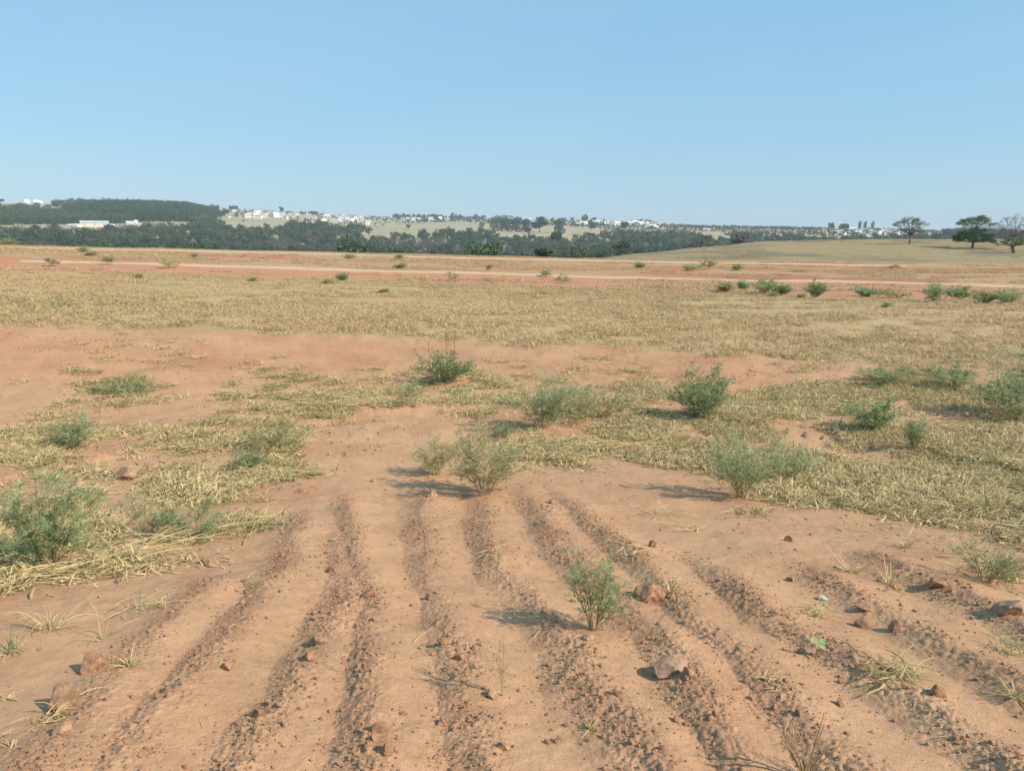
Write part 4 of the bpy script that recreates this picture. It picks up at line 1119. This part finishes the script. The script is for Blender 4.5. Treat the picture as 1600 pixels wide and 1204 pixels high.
SH = [
 (78, 884, 138, 140, 'feather', 'feather', 'largest feathery blue-green shrub at the left edge', 1.3),
 (118, 706, 78, 48, 'feather', 'feather', 'small feathery shrub at the far side of the left grass patch', 1),
 (232, 838, 80, 66, 'feather', 'feather', 'low feathery shrub just right of the largest left-edge shrub', .8),
 (305, 838, 95, 52, 'feather', 'feather', 'low spreading feathery shrub at the near right end of the left grass patch', .8),
 (428, 702, 92, 52, 'feather', 'olive', 'olive-tinted feathery shrub at the upper right corner of the left grass patch', .7),
 (757, 768, 132, 128, 'feather', 'olive', 'airy olive shrub at the head of the middle furrow, casting a long shadow', 1.5),
 (682, 737, 62, 62, 'feather', 'olive', 'small airy shrub directly left of the olive shrub at the head of the furrows', .9),
 (848, 670, 120, 88, 'feather', 'feather', 'large bright blue-green feathery shrub in the centre, behind the airy olive one', 2.4),
 (930, 655, 110, 66, 'feather', 'olive', 'pale olive weed touching the right side of the large central shrub', .7),
 (1100, 660, 108, 82, 'dense', 'dense', 'leafy deep green shrub at the left end of the right hand grass', 1.3),
 (1160, 774, 105, 112, 'feather', 'feather', 'tall feathery shrub at the lower left edge of the right hand grass', 1.2),
 (1228, 748, 75, 66, 'feather', 'feather', 'smaller feathery shrub leaning on the right of the tall edge shrub', .8),
 (1366, 678, 72, 52, 'feather', 'feather', 'small pale shrub in the middle of the right hand grass', 1.0),
 (1428, 706, 36, 46, 'feather', 'feather', 'narrow upright shrub right of the small pale one in the grass', 1.2),
 (1585, 652, 110, 82, 'feather', 'feather', 'large feathery shrub cut by the right edge of the picture', 1.3),
 (1488, 609, 56, 40, 'feather', 'feather', 'small shrub behind the bare soil gap near the right edge', 1.1),
 (1385, 602, 78, 30, 'feather', 'feather', 'low flat shrub at the back of the right hand grass', .9),
 (697, 598, 96, 54, 'dense', 'dense', 'dark leafy shrub with tall dry spikes beside the bare strip', 1.4),
 (646, 638, 42, 44, 'thin', 'feather', 'thin wispy shrub left of the dark spiky one', .6),
 (928, 988, 118, 140, 'near', 'feather', 'slender fan-shaped feathery plant on the furrows, nearest of the green plants', 1.0),
 (1538, 912, 85, 66, 'feather', 'dense', 'bright green low weed at the near right corner of the grass', .9),
 (386, 728, 60, 22, 'dense', 'dense', 'low dark green weed in the hollow of the left grass patch', .8),
 (782, 682, 60, 30, 'feather', 'dense', 'low dark weed in the shade left of the large central shrub', .6),
 (190, 616, 90, 22, 'feather', 'dense', 'flat green weed alone on the bare strip at the left', .5),
 # far bushes along the near track
 (1192, 459, 40, 24, 'dense', 'feather', 'largest green bush beside the near track', 1.4),
 (1221, 462, 26, 14, 'dense', 'dense', 'low dark bush touching the right of the largest track bush', 1.3),
 (1273, 465, 34, 23, 'dense', 'dense', 'round green bush standing alone right of the pair by the track', 1.4),
 (1131, 457, 17, 14, 'dense', 'olive', 'small olive bush left of the largest track bush', 1.2),
 (1160, 453, 11, 12, 'dense', 'feather', 'tiny green bush just left of the largest track bush', 1.2),
 (1352, 463, 40, 12, 'dense', 'dense', 'low broken dark bush in the gap between the round bush and the right hand bushes', .9),
 (1396, 466, 46, 14, 'feather', 'olive', 'faint olive bush right of the low broken dark one', .9),
 (1458, 471, 44, 25, 'dense', 'feather', 'largest of the right hand bushes by the track', 1.2),
 (1497, 466, 38, 15, 'feather', 'feather', 'flat bush behind the largest right hand bush', .9),
 (1538, 475, 26, 14, 'feather', 'olive', 'small faded bush between the two right hand bushes', .9),
 (1573, 476, 32, 20, 'dense', 'feather', 'rounded bush nearest the right edge by the track', 1.2),
 (535, 439, 14, 11, 'dense', 'feather', 'single green bush at the left of the yellow field edge', 1.2),
 (880, 442, 26, 11, 'thin', 'olive', 'brownish weed in front of the near track at the centre', 1.0),
 (705, 438, 22, 12, 'thin', 'olive', 'brownish weed below the near track left of centre', 1.0),
 (268, 420, 26, 14, 'thin', 'olive', 'tall brown weed beside the near track at the left', 1.0),
 (168, 414, 12, 8, 'thin', 'olive', 'small dark weed on the near track at the left', 1.0),
 (82, 416, 16, 9, 'thin', 'olive', 'brown weed at the start of the near track', 1.0),
 (144, 400, 12, 6, 'thin', 'olive', 'dark weed between the tracks at the left', 1.0),
 (1000, 418, 18, 6, 'dense', 'olive', 'green weed between the tracks right of centre', 1.0),
 (1078, 423, 30, 9, 'dense', 'olive', 'wide olive weed between the tracks below the bare sapling', 1.0),
 (1105, 422, 18, 13, 'thin', 'olive', 'dry upright weed below the bare sapling', 1.0),
 (1153, 423, 18, 8, 'dense', 'olive', 'olive weed between the tracks right of the bare sapling', 1.0),
 (853, 432, 10, 8, 'thin', 'olive', 'small grey weed on the red soil above the near track', 1.0),
 (763, 424, 10, 9, 'thin', 'olive', 'small upright weed above the near track at the centre', 1.0),
 (627, 420, 16, 8, 'dense', 'olive', 'small green weed above the near track left of centre', 1.0),
 (15, 382, 14, 4, 'thin', 'olive', 'low dark weed on the edge of the valley at far left', 1.0),
]
for i, (px, py, w, h, st, mt, lb, dn) in enumerate(SH):
    nm = 'bush' if 'bush' in lb else ('weed' if 'weed' in lb else ('feathery_plant' if st == 'near' else ('leafy_shrub' if st == 'dense' else 'feathery_shrub')))
    shrub(px, py, w, h, st, mt, lb, 900 + i, nm, dens=dn, spikes=5 if 'spikes' in lb else 0, nleaf=430 if st == 'near' else None)

# small weeds scattered over the field that nothing tells apart
wr_ = np.random.default_rng(77)
WD = []
for i in range(14):
    px = wr_.uniform(10, 1590)
    WD.append((px, track_near(px) + wr_.uniform(11, 40) if i < 9 else track_far(px) + wr_.uniform(4, 12), i < 9))
for fld in (True, False):
    for k, (px, py, _) in enumerate(sorted(q for q in WD if q[2] == fld)):
        shrub(px, py, wr_.uniform(6, 12), wr_.uniform(3, 6), 'thin', 'olive',
              ('small olive weed at the far edge of the yellow field, ' if fld else 'small weed on the strip between the tracks, ') + nth(k + 1) + ' from the left', 1000 + k + (0 if fld else 50), 'weed',
              'weeds along the field edge' if fld else 'weeds between the tracks', dens=.9)

# ------------------------------------------------------------------ stones and clods
def stone(px, py, wpx, hpx, seed, label, colour, name='clod', cat='clod', sink=.40, depth=.85, sub=3, rz=0.0, tilt=0.0):
    p = gp(px, py); d = math.hypot(p[0], p[1]); s = d / FPX; w = wpx * s * .92; h = hpx * s * 1.05
    V, F = rock_geo(seed, w * .62, w * .62 * depth, h * .7, sub, .18)
    fine = fbm(V[:, 0] + seed, V[:, 1] + V[:, 2] * .8, w * .22, 3, seed) + .7 * fbm(V[:, 1] + seed, V[:, 2] + V[:, 0] * .6, w * .10, 2, seed + 1)
    V = V * (1 + .20 * fine[:, None])
    V[:, 2] = np.where(V[:, 2] < 0, V[:, 2] * .6, V[:, 2])
    me = Geo().add(V, F, 0).mesh(name, [plain_mat(name + '_earth', colour, .95, 34, .5)], False)
    o = obj(name, me, None, (p[0], p[1], p[2] + h * .62 * (1 - 2 * sink) + 0.0)); o.rotation_euler = (tilt, 0, rz)
    tag(o, label, cat); return o
BR = (.34, .185, .108); RD_ = (.37, .195, .115); GR = (.35, .225, .15); PL = (.40, .235, .138)
ST = [
 (1016, 940, 46, 44, 'largest brown stone, standing beside the furrow right of the fan-shaped plant', RD_, 'stone', .9),
 (1050, 1062, 62, 42, 'large grey broken stone lying below the brown one', GR, 'stone', .9),
 (1074, 1072, 26, 26, 'pale clod leaning against the large grey broken stone', PL, 'clod', .9),
 (140, 1050, 44, 30, 'rounded red clod casting a dark shadow near the left edge', RD_, 'clod', .9),
 (100, 1110, 62, 46, 'long sandy boulder half sunk at the left edge', PL, 'stone', .6),
 (1580, 972, 44, 30, 'angular grey stone at the right edge below the grass', GR, 'stone', .9),
 (483, 764, 38, 13, 'flat reddish clod at the right tip of the left grass patch', RD_, 'clod', .7),
 (330, 884, 34, 18, 'low sandy lump where the straw meets the furrows at the left', PL, 'clod', .8),
 (1350, 978, 32, 17, 'flat round clod left of the angular grey stone', BR, 'clod', .9),
 (1398, 990, 22, 18, 'small clod right of the flat round one', BR, 'clod', .9),
 (1460, 928, 26, 18, 'dark clod at the foot of the right hand grass', BR, 'clod', .9),
 (1352, 960, 24, 9, 'thin flat chip behind the flat round clod', BR, 'clod', .8),
 (724, 1042, 32, 16, 'red clod in the middle furrow left of the dry twig plant', RD_, 'clod', .8),
 (742, 1028, 18, 13, 'pale clod just behind the red one in the middle furrow', PL, 'clod', .9),
 (692, 1018, 20, 22, 'upright brown clod in the furrow left of the middle', BR, 'clod', .8),
 (672, 940, 16, 14, 'small brown clod in the smooth furrow above the upright one', BR, 'clod', .9),
 (518, 902, 18, 14, 'small brown clod on the left furrow ridge', BR, 'clod', .9),
 (577, 944, 26, 18, 'dark jagged clod crowning the ridge left of the middle', BR, 'clod', .9),
 (596, 1158, 34, 26, 'large broken clod at the bottom of the ridge left of centre', BR, 'clod', .9),
 (604, 1196, 24, 24, 'upright clod at the bottom edge below the large broken one', BR, 'clod', .9),
 (690, 1134, 22, 14, 'red clod lying in the furrow near the bottom centre', RD_, 'clod', .9),
 (766, 1096, 28, 20, 'pale lump at the foot of the dry twig plant', PL, 'clod', .9),
 (786, 1176, 22, 16, 'pale clod on the middle ridge near the bottom', PL, 'clod', .9),
 (874, 1156, 20, 14, 'brown clod below the stubble tuft', BR, 'clod', .9),
 (854, 1158, 13, 11, 'small clod left of the one below the stubble tuft', BR, 'clod', .9),
 (968, 1100, 20, 22, 'flat upright chip right of the stubble tuft', PL, 'clod', .6),
 (918, 1012, 22, 12, 'pale clod in front of the fan-shaped plant', PL, 'clod', .9),
 (357, 1058, 26, 20, 'pale clod on the second ridge from the left', PL, 'clod', .9),
 (498, 1018, 26, 18, 'clod with a dark shadow on the third ridge from the left', BR, 'clod', .9),
 (488, 1042, 24, 18, 'clod just below the shadowed one on the third ridge', BR, 'clod', .9),
 (404, 1130, 22, 24, 'upright clod on the third ridge near the bottom left', BR, 'clod', .7),
 (100, 1158, 36, 18, 'flat clod below the sandy boulder at bottom left', PL, 'clod', .8),
 (446, 1150, 20, 14, 'pale clod beside the upright one at bottom left', PL, 'clod', .9),
 (1246, 1128, 20, 15, 'clod with a long shadow on the fourth ridge from the right', BR, 'clod', .9),
 (1312, 1106, 18, 16, 'dark clod between the dry stalks and the straw bundle', BR, 'clod', .9),
 (1462, 1104, 32, 26, 'jagged clod at the lower end of the straw bundle', BR, 'clod', .8),
 (1172, 1100, 12, 10, 'small dark clod on the ridge left of the seedling', BR, 'clod', .9),
 (1056, 1132, 16, 14, 'dark clod in the sandy furrow below the grey stone', BR, 'clod', .9),
 (862, 785, 14, 16, 'pointed clod right of the olive shrub shadow', BR, 'clod', .8),
 (676, 778, 22, 15, 'pale lump at the near edge of the olive shrub shadow', PL, 'clod', .8),
 (1020, 860, 13, 14, 'small dark clod above the largest brown stone', BR, 'clod', .9),
 (1232, 844, 15, 12, 'small clod on the smooth soil below the tall edge shrub', BR, 'clod', .9),
 (1235, 908, 18, 10, 'flat dark clod midway between the brown stone and the right edge', BR, 'clod', .9),
 (1097, 735, 18, 14, 'dark clod in the thin straw left of the tall edge shrub', BR, 'clod', .9),
 (195, 748, 46, 20, 'broken lump of red soil in the left grass patch', PL, 'clod', .8),
 (1284, 938, 22, 9, 'pale greenish flat stone chip on the right hand soil', (.50, .46, .38), 'stone', .6),
]
for i, (px, py, w, h, lb, colr, nm, dp) in enumerate(ST):
    stone(px, py, w, h, 1560 + i, lb, colr, nm, nm, depth=dp, rz=random.Random(i).uniform(0, 6.28) if dp > .75 else random.Random(i).uniform(-.5, .5))
# medium clods too many and too alike to single out
medium = [Geo().add(*rock_geo(1200 + k, 1, .85, .7, 2, .35), 0).mesh('clod', [M['crumb'] if k % 2 else M['crumb_pale']]) for k in range(6)]
mx, my, mpx, mpy = sample_ground(9000, (0, 790, 1600, 1200), lambda px, py, x, y: .02 + .10 * ridge_field(x, y)[1])
kk = rng.permutation(len(mx))[:90]
mz = ground_h(mx, my)
for k in kk:
    o = obj('clod', medium[int(k) % 6]); s = float(rng.uniform(.009, .019)) * (1 + .04 * my[k])
    o.location = (mx[k], my[k], mz[k] + s * .15); o.scale = (s * float(rng.uniform(.9, 1.4)), s, s * float(rng.uniform(.7, 1))); o.rotation_euler = (0, 0, float(rng.uniform(0, 6.28)))
    tag(o, 'small nameless soil clod lying on the furrowed slope', 'clod', 'small clods on the furrows')

# ------------------------------------------------------------------ dry plants on the slope
def tuft(px, py, wpx, hpx, n, label, seed, name='straw_tuft', tone=.08, flat=False, lw=(.003, .007), green=0.0, cat='dry grass', az=None):
    p = gp(px, py); d = math.hypot(p[0], p[1]); s = d / FPX; w = wpx * s; h = hpx * s
    r = np.random.default_rng(seed); g = Geo(); n = int(n * 1.7)
    a = r.uniform(0, 6.28, n); q = w * .12 * r.uniform(0, 1, n)
    if flat: base = np.stack([r.uniform(-.5, .5, n) * w * .6, r.normal(0, .05, n), r.uniform(0, h * .5, n)], 1)
    else: base = np.stack([np.cos(a) * q, np.sin(a) * q, np.zeros(n) - .01], 1)
    aa = r.normal(az, .35, n) + np.where(r.uniform(0, 1, n) < .5, math.pi, 0) if az is not None else a + r.normal(0, .5, n)
    T = np.where(r.uniform(0, 1, n) < green, r.uniform(.7, 1, n), np.clip(r.normal(tone + .15, .08, n), .16, 1))
    if flat: blades(g, base, aa, r.uniform(.5, 1, n) * w * .6, r.uniform(*lw, n), r.uniform(-.05, .35, n), r.uniform(-.4, .05, n), T, r, 5)
    else: blades(g, base, aa, r.uniform(.35, 1.1, n) ** 1.2 * math.hypot(h, w * .4), r.uniform(*lw, n), r.uniform(.3, 1.5, n), r.uniform(-1.3, .7, n), T, r, 5)
    root = empty(name, tuple(p)); k = n // 2
    obj('blades', g.mesh('blades', [M['mat_grass']]), root)
    g2 = Geo()
    for i in range(max(3, n // 9)):
        b = base[i]; L = w * .5 * r.uniform(.6, 1.1); e = r.uniform(.0, .25) if flat else r.uniform(.5, 1.4)
        t = b + np.array([math.cos(aa[i]) * math.cos(e), math.sin(aa[i]) * math.cos(e), math.sin(e)]) * L
        tube(g2, [b, (b + t) / 2 + r.normal(0, .006, 3), t], [.0028, .0024, .0015], 4, r.uniform(.4, 1))
    obj('stalk', g2.mesh('stalk', [M['drystem']]), root)
    tag(root, label, cat); return root

TF = [
 (78, 985, 90, 62, 34, 'upright clump of bleached straw near the left edge', False, .0, .03),
 (15, 1022, 60, 44, 30, 'half green grass tuft at the left edge above the red clod', False, .4, .1),
 (205, 1052, 40, 40, 34, 'shaggy grey straw tuft right of the rounded red clod', False, .0, .2),
 (160, 1000, 44, 60, 10, 'sparse dry stalks between the left straw and the furrows', False, .05, .05),
 (225, 955, 90, 34, 22, 'bundle of broad bleached leaves lying above the left furrows', True, .2, .05),
 (395, 925, 40, 24, 22, 'brown straw scrap on the second ridge from the left', True, .0, .3),
 (85, 1128, 70, 18, 22, 'straw wisp draped over the sandy boulder', True, .05, .2),
 (10, 1165, 50, 24, 12, 'pale straw at the bottom of the left edge', True, .1, .03),
 (8, 1092, 30, 26, 12, 'small straw wisp cut by the left edge', False, .2, .15),
 (922, 1136, 36, 30, 18, 'short cut stubble tuft on the ridge near the bottom centre', False, .1, .05),
 (1046, 936, 44, 46, 16, 'dry grass tuft growing against the right of the largest brown stone', False, .1, .05),
 (1395, 1068, 120, 26, 60, 'long bundle of grey straw lying across the right furrows', True, .05, .25),
 (1278, 965, 56, 30, 34, 'grey brown straw knot below the pale stone chip', True, .0, .4),
 (1330, 895, 60, 40, 26, 'small dry grass tuft with a few green blades on the right hand soil', False, .3, .1),
 (1390, 915, 56, 56, 16, 'tall bleached stalks right of the half green tuft', False, .0, .04),
 (1415, 852, 60, 34, 26, 'pale leaf tuft just in front of the right hand grass', False, .1, .05),
 (1580, 1030, 60, 36, 30, 'dark straw clump at the right edge below the angular stone', True, .0, .45),
 (1585, 1105, 50, 40, 22, 'greyish straw tuft low on the right edge', False, .1, .3),
 (1570, 905, 90, 66, 40, 'yellow green grass tuft at the right edge beside the low weed', False, .35, .15),
 (770, 880, 60, 16, 14, 'crossed straws on the furrow behind the middle', True, .0, .1),
 (1030, 800, 110, 14, 26, 'thin line of straw on the soil left of the tall edge shrub', True, .0, .1),
 (1075, 825, 70, 14, 20, 'bleached leaves strewn above the largest brown stone', True, .0, .03),
 (985, 880, 60, 40, 16, 'tangle of straw and twigs behind the largest brown stone', True, .0, .1),
 (1212, 1085, 46, 16, 14, 'short stick and straw scrap left of the dark clod', True, .0, .2),
 (1465, 1140, 40, 18, 12, 'small twiggy scrap at the bottom right', True, .0, .3),
]
for i, (px, py, w, h, n, lb, fl, gr, tn) in enumerate(TF):
    tuft(px, py, w, h, n, lb, 1300 + i, tone=tn, flat=fl, green=gr, name='straw_scrap' if fl else 'straw_tuft')

for i, (px, py, w, h, n, az, lb) in enumerate([
 (45, 908, 150, 18, 44, .15, 'long pale straw lying along the lower left edge of the grass'),
 (165, 882, 160, 20, 46, .35, 'long pale straw lying along the front of the left grass patch'),
 (262, 852, 140, 20, 40, .5, 'long bleached straw pointing to the furrows at the end of the left grass patch'),
 (120, 845, 120, 16, 24, .2, 'loose straw lying right of the trunk of the largest left-edge shrub'),
 (880, 712, 110, 14, 34, .1, 'pale straw strewn just right of the airy olive shrub'),
 (960, 700, 130, 16, 40, .1, 'bleached straw along the near edge of the grass right of the central shrubs'),
 (540, 640, 150, 14, 40, .1, 'brown straw at the near side of the grass heap left of centre'),
 (440, 738, 110, 14, 30, .2, 'bleached straw at the right side of the left grass patch')]):
    tuft(px, py, w, h, n, lb, 1350 + i, 'straw_swath', .05, True, (.006, .014), .08, 'straw', az)

def twig_plant(px, py, wpx, hpx, seed, label, nst, branch, tone=.3, rad=.0028, name='dry_twig_plant', spread=.5):
    p = gp(px, py); d = math.hypot(p[0], p[1]); s = d / FPX; w = wpx * s; h = hpx * s
    r = np.random.default_rng(seed); root = empty(name, tuple(p))
    for i in range(nst):
        g = Geo(); a = r.uniform(0, 6.28); tip = np.array([math.cos(a) * w * spread * r.uniform(.3, 1), math.sin(a) * w * .4 * r.uniform(.3, 1), h * r.uniform(.7, 1.05)])
        t = np.linspace(0, 1, 6)[:, None]; pts = tip * t + np.cumsum(r.normal(0, .015 * h, (6, 3)), 0) * t; pts[0, 2] = -.02
        tube(g, pts, np.linspace(rad, rad * .45, 6), 4, tone)
        for k in range(branch):
            f = r.integers(2, 5); q0 = pts[f]; dv = unit(unit(tip) * .8 + r.normal(0, .6, 3)) * h * r.uniform(.12, .32)
            tube(g, [q0, q0 + dv * .5 + r.normal(0, .006, 3), q0 + dv], [rad * .5, rad * .4, rad * .25], 3, tone + r.uniform(-.1, .3))
            for _ in range(3):
                e = q0 + dv * r.uniform(.4, 1); tube(g, [e, e + unit(dv + r.normal(0, .08, 3)) * h * .07], [rad * .25, rad * .15], 3, tone + .3)
        obj('stem', g.mesh('stem', [M['drystem']]), root)
    tag(root, label, 'dry plant'); return root
twig_plant(786, 1092, 90, 130, 1401, 'thin dry twig plant standing in the middle furrow', 3, 9, .45, .0026)
twig_plant(1258, 1215, 130, 100, 1402, 'clump of dry stalks at the bottom edge right of centre', 12, 1, .35, .0034, 'dry_stalk_clump', .55)
twig_plant(945, 985, 90, 150, 1403, 'long bare dry stalks leaning right from the fan-shaped plant', 4, 1, .8, .0026, 'dry_stalks', .7)
twig_plant(1232, 1000, 60, 60, 1404, 'few dry twigs rising behind the round-leaved seedling', 3, 2, .4, .002)
twig_plant(530, 1060, 30, 40, 1405, 'tiny dry sprig on the smooth soil left of centre', 2, 2, .7, .0018)
twig_plant(700, 1075, 90, 46, 1406, 'low thorny dry twig lying in the furrow left of the twig plant', 4, 4, .2, .0022, spread=.8)

def seedling(px, py, label):
    p = gp(px, py); root = empty('seedling', tuple(p)); r = np.random.default_rng(5)
    gs = Geo(); tops = [np.array([-.02, 0, .075]), np.array([.018, -.012, .045]), np.array([.028, .01, .062]), np.array([-.004, -.01, .052])]
    for t in tops: tube(gs, [(0, 0, -.01), t * .5 + [0, 0, .006], t], [.0016, .0013, .001], 4, .6)
    obj('stem', gs.mesh('stem', [M['drystem']]), root)
    for t in tops:
        g = Geo(); n = 10; a = np.arange(n) * 2 * math.pi / n; R = .020
        nrm = unit(np.array([.15, -.55, .8]) + r.normal(0, .15, 3)); u = unit(np.cross(nrm, [0, 1, .2])); v = np.cross(nrm, u)
        rim = t + np.outer(np.cos(a), u) * R + np.outer(np.sin(a), v) * R * .85 + nrm * .003
        g.add(np.concatenate([[t], rim]), np.array([[0, 1 + k, 1 + (k + 1) % n] for k in range(n)]), .6)
        obj('leaf', g.mesh('leaf', [M['feather']]), root)
    tag(root, label, 'seedling')
seedling(1276, 1032, 'tiny round-leaved green seedling on the right furrows')

# ------------------------------------------------------------------ haze over the valley
def haze():
    S = 7400.0; z0, z1 = -420.0, 140.0
    V = [(-S, -S, z0), (S, -S, z0), (S, S, z0), (-S, S, z0), (-S, -S, z1), (S, -S, z1), (S, S, z1), (-S, S, z1)]
    F = [[3, 2, 1, 0], [4, 5, 6, 7], [0, 1, 5, 4], [1, 2, 6, 5], [2, 3, 7, 6], [3, 0, 4, 7]]
    m, nt, out = new_mat('pale_haze')
    v = nd(nt, 'ShaderNodeVolumePrincipled'); v.inputs['Color'].default_value = (.84, .93, 1.0, 1); v.inputs['Density'].default_value = 0.00017; v.inputs['Anisotropy'].default_value = 0.0
    nt.links.new(v.outputs[0], out.inputs['Volume'])
    o = obj('haze', mesh_from('haze', V, [np.array(F)], [m])); tag(o, 'thin pale blue haze lying over the valley', 'haze', kind='stuff')
haze()
